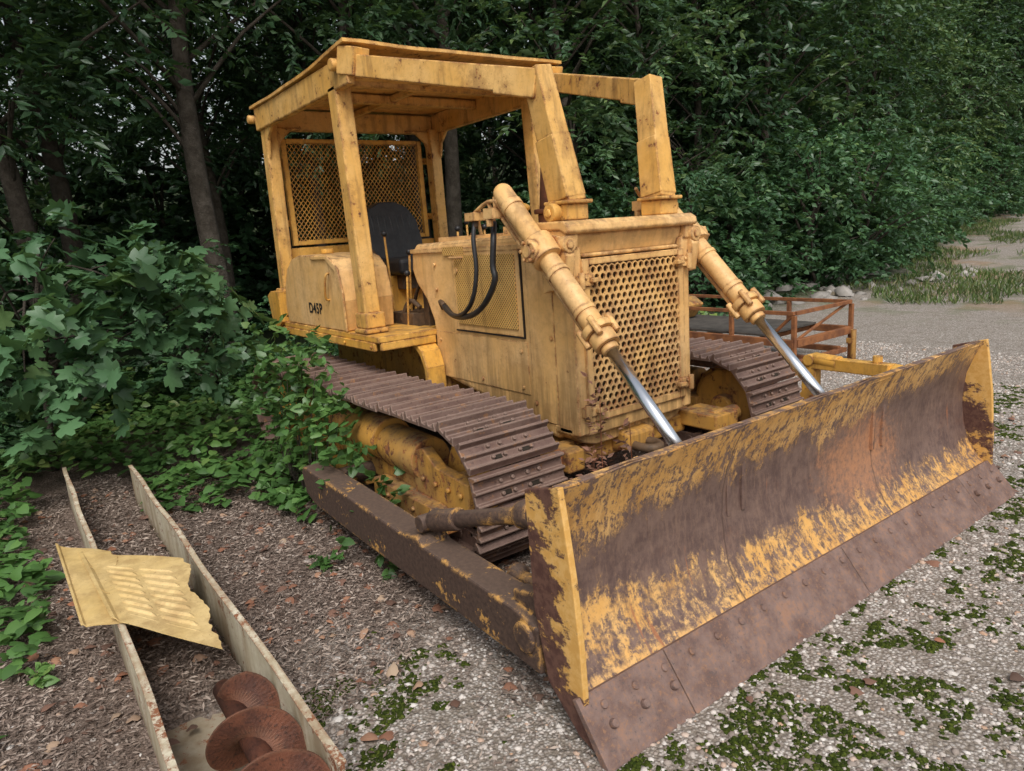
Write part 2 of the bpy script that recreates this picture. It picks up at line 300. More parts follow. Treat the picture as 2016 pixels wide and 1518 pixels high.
b=MB(); b.tube([(-.34,-.47,1.565),(-.34,-.50,1.565),(-.22,-.50,1.565),(-.22,-.47,1.565)],.009); b.cyl((-.30,-.47,1.48),(-.30,-.49,1.48),.02,n=10)
b.out('door_handle',Y_HOOD,hood,0)
b=MB(); b.box((-.46,-.478,1.58),(-.2,-.475,1.635)); b.out('vent',Y_DOOR,hood,0)
# radiator guard
b=MB()
for s in (-1,1):
    b.box((.66,min(s*.47,s*.395),.56),(.835,max(s*.47,s*.395),1.60))
    b.prism([(.60,1.52),(.80,1.54),(.845,1.60),(.855,1.695),(.60,1.70)],min(s*.42,s*.50),max(s*.42,s*.50))
b.prism([(.54,1.715),(.58,1.695),(.80,1.69),(.855,1.665),(.875,1.68),(.868,1.715),(.83,1.738),(.54,1.742)],-.51,.51)
b.prism([(.70,1.54),(.795,1.555),(.825,1.66),(.81,1.685),(.70,1.685)],-.419,.419)
b.box((.80,-.38,1.540),(.835,.38,1.562)); b.box((.70,-.40,.55),(.83,.40,.63))
b.prism([(-.47,.56),(-.40,.50),(-.30,.47),(.30,.47),(.40,.50),(.47,.56),(.47,.60),(-.47,.60)],.62,.78,'x')
guard=b.out('radiator_guard',Y_HOOD,DZ,.012,3)
b=MB(); b.box((.745,-.39,.62),(.752,.39,1.54)); b.out('radiator_core',M_CORE,guard,0)
b=MB(); p=.046; r=.0175; x0=.838
V=[];F=[];rows=int(.86/(p*.866))
for j in range(rows):
    zz=.655+.02+j*p*.866
    for i in range(-8,9):
        yy=i*p+(p/2 if j%2 else 0)
        if abs(yy)>.375: continue
        o=len(V)
        for k in range(12):
            a=math.radians(30*k); R=p/2 if k%2==0 else p/math.sqrt(3)
            V.append((x0,yy+R*math.cos(a),zz+R*math.sin(a)))
        for k in range(12):
            a=math.radians(30*k); V.append((x0,yy+r*math.cos(a),zz+r*math.sin(a)))
        F+=[(o+k,o+(k+1)%12,o+12+(k+1)%12,o+12+k) for k in range(12)]
b.add(V,F); b.out('radiator_grille',Y_HOOD,guard,0,solid=.014,label='yellow perforated radiator grille with round holes')
b=MB()
for a,c in (((.828,-.405,.63),(.85,-.355,1.535)),((.828,.355,.63),(.85,.405,1.535)),((.828,-.354,.63),(.848,.354,.672)),((.828,-.354,1.50),(.848,.354,1.535))): b.box(a,c)
for s,zs in ((1,(1.46,.72)),(-1,(1.42,.70))):
    for zz in zs:
        b.box((.84,min(s*.34,s*.45),zz-.03),(.865,max(s*.34,s*.45),zz+.03)); b.cyl((.87,s*.43,zz-.045),(.87,s*.43,zz+.045),.018,n=10); b.box((.86,min(s*.31,s*.37),zz-.012),(.890,max(s*.31,s*.37),zz+.012)); b.cyl((.86,s*.40,zz+.015),(.875,s*.40,zz+.015),.010,n=6)
b.out('grille_frame',Y_HOOD,guard,.004)
# canopy
b=MB()
ZT=2.88
for s in (-1,1):
    b.box((-2.70,min(s*.88,s*.82),2.70),(-.76,max(s*.88,s*.82),ZT))
    b.cyl((-2.73,s*.82,2.80),(-2.73,s*.93,2.80),.035,n=12); b.cyl((-.90,s*.82,2.84),(-.90,s*.93,2.84),.04,n=12)
    b.prism([(-2.54,2.72),(-2.30,2.72),(-2.40,2.69),(-2.50,2.60),(-2.54,2.46)],min(s*.83,s*.86),max(s*.83,s*.86))
    b.prism([(s*.76,2.72),(s*.50,2.72),(s*.62,2.69),(s*.71,2.61),(s*.76,2.46)],-2.63,-2.59,'x')
b.box((-2.70,-.819,2.70),(-2.62,.819,ZT-.01)); b.box((-.86,-.819,2.74),(-.78,.819,ZT-.01))
b.box((-1.9,-.819,2.80),(-1.82,.819,ZT-.01)); b.box((-1.35,-.819,2.80),(-1.27,.819,ZT-.01)); b.box((-2.61,-.03,2.82),(-.87,.03,ZT-.012))
canopy=b.out('canopy',Y_CAN,DZ,.01,label='yellow steel overhead roll cage with rust spots')
b=MB()
V=[];F=[];nx_,ny_=16,14
def rz(x): return 2.893+.055*max(0,(x+1.7)/.96)
for i in range(nx_+1):
    for j in range(ny_+1):
        x=-2.74+2.01*i/nx_; y=-.90+1.8*j/ny_; V.append((x,y,rz(x)+.012*noise.noise(Vector((x*2,y*2.5,4)))))
for i in range(nx_):
    for j in range(ny_): o_=i*(ny_+1)+j; F.append((o_,o_+1,o_+ny_+2,o_+ny_+1))
b.add(V,F); b.out('roof',Y_CAN,canopy,0,solid=.022)
for s in (-1,1):
    b=MB(); b.beam((-1.04,s*.82,2.74),(-.96,s*.82,1.08),.12,.13,up=(1,0,0)); b.box((-1.06,s*.82-.09,1.075),(-.86,s*.82+.09,1.11)); b.box((-1.05,s*.82-.075,1.11),(-.87,s*.82+.075,1.22))
    b.out('post',Y_CAN,canopy,.012,3)
    b=MB(); b.beam((-2.61,s*.80,2.74),(-2.63,s*.82,1.10),.11,.12,up=(1,0,0)); b.box((-2.74,s*.82-.09,1.10),(-2.52,s*.82+.09,1.14)); b.box((-2.72,s*.82-.08,1.14),(-2.54,s*.82+.08,1.36))
    b.out('post',Y_CAN,canopy,.012,3)
    b=MB(); b.beam((-.84,s*.83,2.83),(.60,s*.43,2.46),.11,.13); b.beam((-.86,s*.84,2.86),(-.70,s*.80,2.82),.13,.17)
    b.beam((.585,s*.425,2.53),(.715,s*.355,1.83),.11,.135,up=(1,0,0),w2=.125,h2=.15); b.beam((.36,s*.497,2.515),(.62,s*.425,2.448),.118,.145)
    b.beam((.645,s*.39,2.18),(.705,s*.36,1.85),.13,.15,up=(1,0,0),w2=.138,h2=.165)
    b.box((.61,s*.36-.09,1.825),(.815,s*.36+.09,1.845)); b.box((.63,s*.36-.075,1.74),(.79,s*.36+.075,1.825))
    b.cyl((.70,s*.42,1.785),(.70,s*.49,1.785),.05,n=16); b.cyl((.70,s*.49,1.785),(.70,s*.505,1.785),.026,n=6)
    b.out('brush_guard_arm',Y_CAN,canopy,.012,3)
# screen
b=MB()
for s in (-1,1): b.box((-2.70,min(s*.70,s*.65),1.72),(-2.66,max(s*.70,s*.65),2.64)); 
b.box((-2.70,-.649,2.60),(-2.66,.649,2.64)); b.box((-2.70,-.649,1.72),(-2.66,.649,1.76)); b.box((-2.69,-.015,1.76),(-2.67,.015,2.60))
for s in (-1,1):
    for z_ in (2.45,1.92): b.box((-2.72,min(s*.70,s*.78),z_-.03),(-2.69,max(s*.70,s*.78),z_+.03)); b.cyl((-2.69,s*.73,z_),(-2.67,s*.73,z_),.015,n=6)
scr=b.out('rear_screen',Y_DEEP,canopy,.004,label='yellow expanded metal rear screen')
b=MB()
for sg in (-1,1):
    k=-1.6
    while k<1.7:
        m=sg*1.25; c0=2.18+k*.99
        ya,yb=-.65,.65; lo,hi=1.76,2.60
        ys=sorted([ya,yb]+[(lo-c0)/m,(hi-c0)/m]); a_,b_=ys[1],ys[2]
        zm=c0+m*(a_+b_)/2
        if lo<zm<hi and b_-a_>.01 and a_>=-.651 and b_<=.651: b.beam((-2.68+sg*.002,a_,c0+m*a_),(-2.68+sg*.002,b_,c0+m*b_),.003,.006,up=(0,0,1))
        k+=.052
b.out('wire_mesh',Y_DEEP,scr,0)
# fenders, platform, body
b=MB()
for s in (-1,1):
    b.box((-2.72,min(s*.45,s*.92),1.03),(-.66,max(s*.45,s*.92),1.072)); b.box((-2.72,min(s*.90,s*.93),.97),(-.72,max(s*.90,s*.93),1.03))
    b.box((-.69,min(s*.47,s*.90),.975),(-.66,max(s*.47,s*.90),1.03))
    b.prism([(-.70,.99),(-.62,.93),(-.57,.82),(-.57,.60),(-.61,.60),(-.61,.81),(-.655,.90),(-.74,.96),(-.80,.97),(-.80,.99)],min(s*.47,s*.62),max(s*.47,s*.62))
    b.prism([(-2.82,1.30),(-2.72,1.34),(-2.52,1.34),(-2.52,1.07),(-2.70,.97),(-2.74,.97)],min(s*.70,s*.95),max(s*.70,s*.95))
    for xx in (-2.4,-1.8,-1.2,-.75): b.cyl((xx,s*.93,1.0),(xx,s*.945,1.0),.013,n=6)
b.box((-2.74,-.75,1.072),(-2.66,.75,1.70)); b.box((-1.5,-.45,1.0),(-.9,.45,1.06))
b.box((-2.5,-.5,1.073),(-1.7,.5,1.42))
b.out('fender',Y_DEEP,DZ,.008)
b=MB(); b.box((-2.6,-.44,.42),(-.6,.44,1.02)); b.box((-.6,-.36,.38),(.6,.36,.62)); b.cyl((-2.03,-.75,.46),(-2.03,.75,.46),.20,n=24); b.box((.55,-.55,.35),(.72,.55,.47)); b.prism([(.6,.35),(.85,.40),(.85,.50),(.6,.55)],-.12,.12)
b.out('transmission_case',Y_DIRT,DZ,.02)
def tankpoly(): return [(-2.44,1.075),(-1.20,1.075),(-1.17,1.30),(-1.22,1.52),(-1.32,1.60),(-1.45,1.63),(-2.0,1.64),(-2.18,1.61),(-2.32,1.53),(-2.42,1.38),(-2.46,1.22)]
for s in (-1,1):
    b=MB(); b.prism(tankpoly(),min(s*.91,s*.52),max(s*.91,s*.52)); 
    b.prism([(-1.72,1.63),(-1.40,1.63),(-1.22,1.55),(-1.16,1.36),(-1.16,1.075),(-1.19,1.075),(-1.20,1.34),(-1.26,1.51),(-1.42,1.60),(-1.72,1.60)],min(s*.91,s*.925),max(s*.91,s*.925))
    tk=b.out('fuel_tank' if s<0 else 'battery_box',Y_HOOD,DZ,.035,3)
    b=MB(); b.cyl((-1.9,s*.7,1.64),(-1.9,s*.7,1.68),.05,n=16); b.out('filler_cap',Y_DEEP,tk,.003)
    b=MB(); b.tube([(-1.45,s*.905,1.30),(-1.45,s*.94,1.32),(-1.40,s*.94,1.48),(-1.40,s*.905,1.50)],.009); b.out('grab_handle',Y_DEEP,tk,0)
    if s<0:
        cu=bpy.data.curves.new('lettering','FONT'); cu.body='D45P'; cu.size=.115; cu.extrude=.0015; cu.offset=.0026; cu.space_character=1.12
        to=bpy.data.objects.new('tmp',cu); COL.objects.link(to); dg=bpy.context.evaluated_depsgraph_get(); dg.update()
        me=bpy.data.meshes.new_from_object(to.evaluated_get(dg)); bpy.data.objects.remove(to)
        me.materials.clear(); me.materials.append(M_INK)
        lo=bpy.data.objects.new('lettering',me); COL.objects.link(lo); lo.parent=tk; lo.location=(-1.90,-.9125,1.185); lo.rotation_euler=(math.radians(90),0,0); lo.scale=(1.0,1,1)
        lo['label']='black stencilled lettering D45P'
# seat
b=MB(); b.box((-2.05,-.26,1.42),(-1.5,.26,1.56)); seat=b.out('seat',M_SEAT,DZ,.04,4,label='black vinyl operator seat')
b=MB()
pl=[(-.25,1.5),(.25,1.5),(.27,1.7),(.25,1.88),(.18,1.99),(.07,2.04),(-.07,2.04),(-.18,1.99),(-.25,1.88),(-.27,1.7)]
n=len(pl); vs=[(-2.0-.25*(z-1.5),y,z) for y,z in pl]+[(-2.13-.25*(z-1.5),y,z) for y,z in pl]
b.add(vs,[tuple(range(n)),tuple(range(n,2*n))[::-1]]+[(i,(i+1)%n,(i+1)%n+n,i+n) for i in range(n)])
for k in range(7):
    yy=-.18+.06*k; b.tube([(-2.012-.25*.1,yy,1.58),(-2.014-.25*.25,yy,1.74),(-2.010-.25*.42,yy,1.92)],.018,8)
b.out('backrest',M_SEAT,seat,.03,3)
b=MB(); b.box((-1.95,-.2,1.3),(-1.6,.2,1.42)); b.tube([(-1.7,-.3,1.45),(-1.9,-.3,1.62),(-2.1,-.28,1.60)],.02); b.out('seat_frame',M_GREASE,seat,.01)
for (x,y,z1,h,dx) in ((-1.35,-.42,1.3,.45,-.08),(-1.25,-.34,1.2,.4,.05),(-1.1,-.46,1.1,.35,.06),(-1.3,.30,1.3,.5,-.05),(-1.2,.36,1.3,.45,.02),(-1.25,.12,1.2,.55,.04)):
    b=MB(); b.tube([(x,y,z1-.25),(x+dx*.4,y,z1),(x+dx,y+.01,z1+h)],.009); b.ball((x+dx,y+.01,z1+h+.01),.024,mi=1); b.out('control_lever',[Y_DEEP,M_BLACK],DZ,0)
b=MB(); b.box((-1.0,-.36,1.05),(-.93,.36,1.60)); b.box((-1.35,-.46,1.06),(-1.0,-.2,1.16)); b.tube([(-1.2,-.45,1.1),(-1.1,-.42,1.25),(-.98,-.40,1.2)],.02); b.tube([(-1.3,-.3,1.15),(-1.15,-.3,1.35),(-.98,-.35,1.35)],.015)
b.out('dashboard',M_GREASE,DZ,.01)
b=MB(); b.cyl((.13,0,1.70),(.13,0,1.80),.085,n=18); b.cyl((.13,0,1.80),(.13,0,1.83),.11,n=18); b.cyl((.13,0,1.83),(.13,0,2.28),.075,.035,n=18)
b.out('exhaust_pipe',M_RUST,DZ,.006)
b=MB(); b.cyl((-.35,.12,1.68),(-.35,.12,1.85),.05,n=14); b.ball((-.35,.12,1.86),.07,(1,1,.5)); b.out('air_intake_cap',Y_DEEP,DZ,.004)
# lift cylinders
def cp(x): return 1.93-1.008*(x-.42)
for s in (-1,1):
    Y=s*.59; P=lambda x,dy=0: Vector((x,Y+dy,cp(x))); d=(P(1)-P(0)).normalized(); nrm=Vector((-d.z,0,d.x)); XT=.75
    if nrm.z<0: nrm=-nrm
    b=MB(); b.cyl(P(.44),P(1.20),.056,n=24); b.ball(P(.44),.056); b.cyl(P(.50),P(.53),.062,n=24); b.cyl(P(1.13),P(1.16),.082,n=16); b.cyl(P(1.165),P(1.215),.068,n=24); b.cyl(P(1.215),P(1.24),.045,n=20)
    for k in range(4):
        a=math.radians(45+90*k); off=(nrm*math.cos(a)+Vector((0,1,0))*math.sin(a))*.082; b.cyl(P(1.11)+off,P(1.185)+off,.018,n=8)
    for xx in (.86,1.05): b.cyl(P(xx),P(xx+.02),.062,n=24)
    cyl=b.out('lift_cylinder',Y_HOOD,DZ,.004)
    b=MB(); b.cyl(P(1.24),P(1.80),.031,n=24); b.out('piston_rod',M_CHROME,cyl,0,label='bright chrome piston rod')
    b=MB(); b.cyl((XT,s*.44,cp(XT)),(XT,s*.54,cp(XT)),.05,n=18); b.cyl(P(XT-.045),P(XT+.05),.085,n=20); b.cyl((XT,s*.64,cp(XT)),(XT,s*.69,cp(XT)),.06,n=18); b.cyl((XT,s*.69,cp(XT)),(XT,s*.70,cp(XT)),.035,n=12)
    for k in range(6):
        a=k*math.pi/3; b.cyl((XT+.05*math.cos(a),s*.685,cp(XT)+.05*math.sin(a)),(XT+.05*math.cos(a),s*.703,cp(XT)+.05*math.sin(a)),.012,n=6)
    b.cyl((XT+.06,s*.50,cp(XT)+.02),(XT+.12,s*.50,cp(XT)+.02),.045,n=14); b.cyl((XT+.12,s*.50,cp(XT)+.02),(XT+.13,s*.50,cp(XT)+.02),.025,n=6)
    b.prism([(.66,1.36),(.84,1.40),(.87,1.56),(.82,1.66),(.66,1.68)],min(s*.465,s*.53),max(s*.465,s*.53))
    b.out('trunnion',Y_HOOD,cyl,.006)
    b=MB(); q=[P(.45)-nrm*.03+Vector((0,s*.055,0)),P(.5)-nrm*.075,P(.62)-nrm*.08,P(1.08)-nrm*.08,P(1.14)-nrm*.09]
    b.tube(q,.012,8); b.tube([P(.40)+Vector((-.04,-s*.06,-.03)),P(.42)-nrm*.10,P(.55)-nrm*.11,P(.70)-nrm*.11],.011,8); b.ball(P(1.14)-nrm*.09,.035); b.box((.33,Y-.07,1.78),(.42,Y+.05,1.84)); b.cyl((.37,Y,1.84),(.37,Y,1.90),.022,n=10); b.cyl((.36,Y-.05,1.74),(.36,Y-.05,1.79),.02,n=8)
    b.out('hydraulic_line',Y_HOOD,cyl,.002)
b=MB(); b.tube([(.10,-.56,1.80),(.12,-.60,1.68),(.14,-.61,1.50),(.10,-.62,1.34),(-.02,-.61,1.24),(-.20,-.58,1.20),(-.36,-.54,1.22),(-.48,-.50,1.26)],.014,10,smooth=5)
b.cyl((.10,-.56,1.80),(.11,-.575,1.74),.02,n=8,mi=1); b.tube([(-.44,-.51,1.25),(-.52,-.49,1.27),(-.54,-.46,1.22)],.018,8,mi=1)
b.out('hydraulic_hose',[M_BLACK,M_GREASE],DZ,0)
b=MB(); b.tube([(.30,-.57,1.76),(.34,-.61,1.66),(.33,-.62,1.52),(.34,-.62,1.44),(.24,-.62,1.32),(.10,-.61,1.24),(-.08,-.59,1.20),(-.28,-.55,1.20),(-.44,-.50,1.24)],.018,10,smooth=5)
b.out('hydraulic_hose',M_BLACK,DZ,0)
b=MB(); b.tube([(.36,-.58,1.87),(.24,-.56,1.88),(.10,-.56,1.83),(.06,-.50,1.84),(-.02,-.46,1.78),(-.03,-.44,1.70)],.012); b.tube([(.30,-.57,1.76),(.28,-.555,1.80),(.24,-.56,1.88)],.012); b.box((.04,-.60,1.78),(.14,-.5,1.83)); b.out('pipe_fitting',Y_HOOD,DZ,.003)
# blade
prof=[(2.035,.895),(1.99,.80),(1.955,.70),(1.94,.60),(1.937,.50),(1.95,.40),(1.98,.30),(2.03,.22),(2.085,.165)]
b=MB(); ny=40
V=[];F=[]
for j in range(ny+1):
    y=-1.60+3.2*j/ny
    wob=.010*noise.noise(Vector((y*2,3,1)))
    for (x,z) in prof: V.append((x+wob+.012*noise.noise(Vector((y*3,z*4,5))),y,z+(.012*noise.noise(Vector((y*5,0,9))) if z>.88 else 0)))
m=len(prof)
for j in range(ny):
    for i in range(m-1): F.append((j*m+i,j*m+i+1,(j+1)*m+i+1,(j+1)*m+i))
b.add(V,F,0,True)
V2=[(x-.022,y,z-(.0 if i%m else .002)) for i,(x,y,z) in enumerate(V)]; b.add(V2,F,0,True)
b.box((1.985,-1.6,.868),(2.022,1.6,.892)) 
b.prism([(1.83,.52),(1.93,.56),(1.93,.40),(1.83,.36)],-1.58,1.58); b.prism([(1.86,.24),(1.97,.28),(2.02,.18),(1.88,.14)],-1.58,1.58)
b.prism([(1.90,.845),(1.985,.875),(1.965,.80),(1.91,.80)],-1.58,1.58)
for y in (-.64,-.54,.54,.64): b.prism([(1.70,.56),(1.95,.78),(1.95,.48),(1.74,.46)],y-.012,y+.012)
for y in (-1.1,0,1.1): b.prism([(1.87,.84),(1.95,.84),(1.93,.5),(1.87,.5)],y-.012,y+.012)
blade=b.out('blade',M_BLADE,DZ,.003,label='wide curved blade with worn yellow paint and brown rust')
for s in (-1,1):
    b=MB(); b.prism([(1.865,.855),(2.045,.905),(2.065,.78),(2.09,.60),(2.11,.35),(2.115,.15),(2.215,.02),(2.20,.0),(2.08,.03),(1.93,.16),(1.875,.42)],min(s*1.60,s*1.625),max(s*1.60,s*1.625))
    b.out('end_plate',M_ENDP,blade,.004)
b=MB()
segs=[-1.645,-1.22,-.02,1.20,1.645]
for a,c in zip(segs[:-1],segs[1:]):
    b.prism([(2.075,.175),(2.095,.185),(2.245,.0),(2.205,-.005)],a+.002,c-.002)
y=-1.55
while y<1.6:
    b.cyl((2.12,y,.135),(2.136,y,.148),.018,.014,n=10)
    if abs(abs(y)-1.4)<.16: b.cyl((2.17,y,.092),(2.186,y,.105),.018,.014,n=10)
    y+=.148
b.out('cutting_edge',M_EDGE,blade,.003,label='bolted rusty steel cutting edge')
for s in (-1,1):
    Y=s*1.545
    b=MB()
    out=[(-.46,.36),(-.42,.40),(-.30,.395),(.85,.37),(1.0,.40),(1.06,.37),(1.75,.355),(1.88,.33),(1.88,.15),(1.70,.155),(.2,.17),(-.30,.19),(-.42,.23)]
    b.prism(out,min(Y-.075,Y+.075),max(Y-.075,Y+.075))
    b.prism([(1.68,.40),(1.92,.46),(1.94,.12),(1.70,.12)],Y-.035,Y+.035); b.cyl((1.80,Y-.09,.27),(1.80,Y+.09,.27),.06,n=16)
    b.cyl((-.32,Y,.30),(-.32,Y-s*.35,.30),.06,n=16); b.prism([(.86,.36),(.98,.50),(1.04,.50),(1.06,.36)],Y+s*(-.03)-.012,Y+s*(-.03)+.012); b.prism([(.86,.36),(.98,.50),(1.04,.50),(1.06,.36)],Y+.05-.012,Y+.05+.012)
    b.out('push_arm',M_ARM if s<0 else Y_DIRT,DZ,.02,3)
    b=MB(); A=Vector((1.0,Y+.01,.45 if s<0 else .69)); B=Vector((1.90,s*1.40,.72 if s<0 else .68)); b.cyl(A,B,.036,n=18); dd=(B-A).normalized(); b.cyl(A+dd*.03,A+dd*.22,.05,n=16); b.cyl(A+dd*.62,A+dd*.70,.055,n=16); b.cyl(A-Vector((0,.06,0)),A+Vector((0,.06,0)),.04,n=14); b.box((1.84,s*1.40-.06,B.z-.08),(1.94,s*1.40+.06,B.z+.07))
    if s>0: b.beam(A+Vector((0,0,-.02)),A+dd*.6+Vector((0,0,.01)),.09,.08); b.box((.95,Y-.04,.38),(1.05,Y+.04,.68)); b.cyl(A+dd*.5+Vector((0,0,.02)),A+dd*.5+Vector((0,0,.09)),.03,n=10)
    b.cyl((1.55,s*1.42,.33),(1.9,s*1.42,.30),.03,n=12); b.ball((1.50,s*1.42,.33),.05)
    b.out('tilt_brace',M_ARM if s<0 else Y_DEEP,DZ,.004)
# track
SX,IX,CZ,TR=-2.03,.70,.43,.345
N=46
L1=IX-SX; LT=2*L1+2*math.pi*TR
def path(u):
    u%=LT
    if u<L1: 
        x=SX+u; sag=-.018*math.sin(math.pi*u/L1)+.004*math.sin(u*9); return x,CZ+TR+sag,0.0
    u-=L1
    if u<math.pi*TR:
        a=u/TR; return IX+TR*math.sin(a),CZ+TR*math.cos(a),a
    u-=math.pi*TR
    if u<L1: return IX-u,CZ-TR,math.pi
    u-=L1; a=math.pi+u/TR; return SX+TR*math.sin(a),CZ+TR*math.cos(a),a
b=MB(); pw=LT/N; hw=.27
b.prism([(-pw*.50,0),(-pw*.50,.020),(-pw*.44,.055),(-pw*.36,.055),(-pw*.30,.022),(-pw*.08,.018),(-pw*.03,.042),(pw*.03,.042),(pw*.08,.018),(pw*.30,.018),(pw*.35,.040),(pw*.41,.040),(pw*.46,.015),(pw*.5,.0)],-hw,hw)
for yy in (-.115,-.045,.045,.115):
    for xx in (-.19,.19): b.cyl((pw*xx,yy,.018),(pw*xx,yy,.036),.0105,n=6)
for yy in (-.085,.085): b.box((pw*.13,yy-.024,.017),(pw*.27,yy+.024,.0215),mi=1)  # near-black blocks put the shade of the shoe holes into colour
shoe0=b.out('track_shoe',[M_TRACK,M_DARK],None,.003,1)
COL.objects.unlink(shoe0)
for s in (-1,1):
    Y=s*1.05
    b=MB()
    for i in range(N):
        x,z,a=path((i+.5)*pw); M=Matrix.Translation((x,0,z))@Matrix.Rotation(a,4,'Y')
        for yy in (Y-.09,Y+.06): b.box((-pw*.51,yy,-.085),(pw*.51,yy+.03,-.001),0,M)
        b.cyl(M@Vector((pw*.3,Y-.096,-.045)),M@Vector((pw*.3,Y+.096,-.045)),.03,n=10)
    tr=b.out('track',M_TRACK,DZ,0,label='rusty brown steel crawler track' if s>0 else 'rusty brown crawler track overgrown by a vine')
    for i in range(N):
        x,z,a=path(i*pw+.03); o=shoe0.copy(); COL.objects.link(o); o.parent=tr; o.location=(x,Y+random.uniform(-.005,.005),z); o.rotation_euler=(0,a+random.uniform(-.015,.015),0)
    b=MB(); b.cyl((IX,Y-.06,CZ),(IX,Y+.06,CZ),.25,n=32); b.cyl((IX,Y-.03,CZ),(IX,Y+.03,CZ),.285,n=32); b.cyl((IX,Y-.13,CZ),(IX,Y+.13,CZ),.08,n=20); b.out('idler_wheel',Y_DIRT,tr,.01)
    b=MB(); pts=[]
    for k in range(26):
        for rr,da in ((.255,-.3),(.285,-.12),(.285,.12),(.255,.3)):
            a=2*math.pi*(k+da)/26; pts.append((SX+rr*math.cos(a),CZ+rr*math.sin(a)))
    b.prism(pts,Y-.035,Y+.035); b.cyl((SX,Y-.16,CZ),(SX,Y+.16,CZ),.20,n=28); b.cyl((SX,Y+s*.16,CZ),(SX,Y+s*.22,CZ),.12,n=24)
    for k in range(8): a=k*math.pi/4; b.cyl((SX+.16*math.cos(a),Y+s*.16,CZ+.16*math.sin(a)),(SX+.16*math.cos(a),Y+s*.18,CZ+.16*math.sin(a)),.014,n=6)
    b.out('sprocket',Y_DEEP,tr,.006)
    for k in range(6):
        x=SX+.42+k*.36; b=MB(); b.cyl((x,Y-.14,.21),(x,Y+.14,.21),.075,n=20); b.cyl((x,Y-.11,.21),(x,Y-.08,.21),.095,n=20); b.cyl((x,Y+.08,.21),(x,Y+.11,.21),.095,n=20); b.out('track_roller',M_GREASE,tr,.004)
    b=MB(); yo=Y+s*.17
    b.box((SX+.35,min(Y-s*.1,yo),.28),(IX-.22,max(Y-s*.1,yo),.46)); 
    yo2=Y+s*.235
    b.prism([(-1.55,.22),(-1.5,.34),(-.3,.34),(-.28,.22)],min(yo,yo2),max(yo,yo2)); b.prism([(-.10,.20),(-.10,.33),(.62,.33),(.70,.30),(.70,.20)],min(yo,yo2+s*.03),max(yo,yo2+s*.03))
    b.cyl((-1.3,Y+s*.10,.52),(-.62,Y+s*.10,.52),.12,n=24); b.cyl((-.60,Y+s*.10,.52),(-.12,Y+s*.10,.52),.135,n=24); b.cyl((-.10,Y+s*.10,.50),(.35,Y+s*.10,.50),.125,n=24)
    b.prism([(.30,.30),(.30,.56),(.42,.60),(.55,.52),(.86,.50),(.86,.36),(.62,.30)],min(Y+s*.12,Y+s*.19),max(Y+s*.12,Y+s*.19))
    for xx in (.42,.55,.68,.80): b.cyl((xx,Y+s*.19,.43),(xx,Y+s*.21,.43),.018,n=6)
    for xx in (-1.4,-.9,-.45,.1,.4,.6): b.cyl((xx,yo2,.27),(xx,yo2+s*.045,.27),.016,n=6)
    b.box((-.9,min(Y-s*.05,Y+s*.05),.60),(-.8,max(Y-s*.05,Y+s*.05),.68)); b.cyl((-.85,Y-.12,.68),(-.85,Y+.12,.68),.06,n=16)
    b.out('track_frame',Y_DIRT,DZ,.012,2,label='dirty yellow track frame with caked mud')
b=MB(); b.tube([(.78,-.05,.42),(.92,-.06,.42),(.98,0,.42),(.92,.06,.42),(.80,.05,.42)],.028); b.out('tow_hook',M_GREASE,DZ,0)
b=MB(); b.box((.66,-.62,.40),(.90,-.50,.52)); b.cyl((.80,-.66,.46),(.80,-.46,.46),.05,n=16); b.box((.70,.50,.40),(1.0,.72,.50)); b.cyl((.92,.56,.46),(.92,.80,.46),.05,n=16); b.box((.64,-.6,.42),(.70,.6,.50))
b.out('front_crossmember',Y_DIRT,DZ,.01)
# ================================================================ TROUGH etc.
TG=empty('metal_trough',(0,-2.58,0),'long cream painted metal trough with rusty edges on leaf litter','trough')
def chpar(o,e): o.parent=e; o.matrix_parent_inverse=Matrix.Translation(-e.location)
for y,xa,xb in ((-2.77,-2.1,1.76),(-2.395,-1.75,1.98)):
    b=MB(); nseg=24; V=[];F=[]
    for i in range(nseg+1):
        x=xa+(xb-xa)*i/nseg; wv=.012*noise.noise(Vector((x*1.5,y,0)))
        sect=[(-.007,0),(.007,0),(.007,.288),(.013,.292),(.013,.302),(-.013,.302),(-.013,.292),(-.007,.288)]
        for (dy,z) in sect: V.append((x,y+dy+wv*(z/.3),z))
    for i in range(nseg):
        for k in range(8): F.append((i*8+k,i*8+(k+1)%8,(i+1)*8+(k+1)%8,(i+1)*8+k))
    F+=[tuple(range(8)),tuple(range(nseg*8,nseg*8+8))[::-1]]
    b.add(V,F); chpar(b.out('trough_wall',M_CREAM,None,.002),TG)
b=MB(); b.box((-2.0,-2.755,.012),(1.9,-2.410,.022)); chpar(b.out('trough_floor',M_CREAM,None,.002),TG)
AU=MB(); ax,ay,az=1.20,-2.535,.18
AU.tube([(ax,ay,az),(2.7,ay-.005,az+.02)],.036,16,smooth=1)
seg_=48; turns=5.2; nn=int(turns*seg_); pit=.245; V=[];F=[]
for i in range(nn+1):
    a=-2*math.pi*i/seg_+2.2; x=ax+.12+pit*i/seg_; R=.135*min(1,.5+i/16)*(1+.03*noise.noise(Vector((a*1.3,0,0))))
    for r_ in (.03,R*.6,R):
        V.append((x,ay+r_*math.cos(a),az+.005+r_*math.sin(a)))
for i in range(nn):
    for k in (0,1): F.append((i*3+k,i*3+k+1,(i+1)*3+k+1,(i+1)*3+k))
ob=AU.out('auger_screw',M_AUGER,None,0); ob['label']='rusty brown screw auger lying in the metal trough'; ob['category']='auger'
b=MB(); b.add(V,F,0,False); f=b.out('auger_flight',M_AUGER,ob,0,solid=.008)
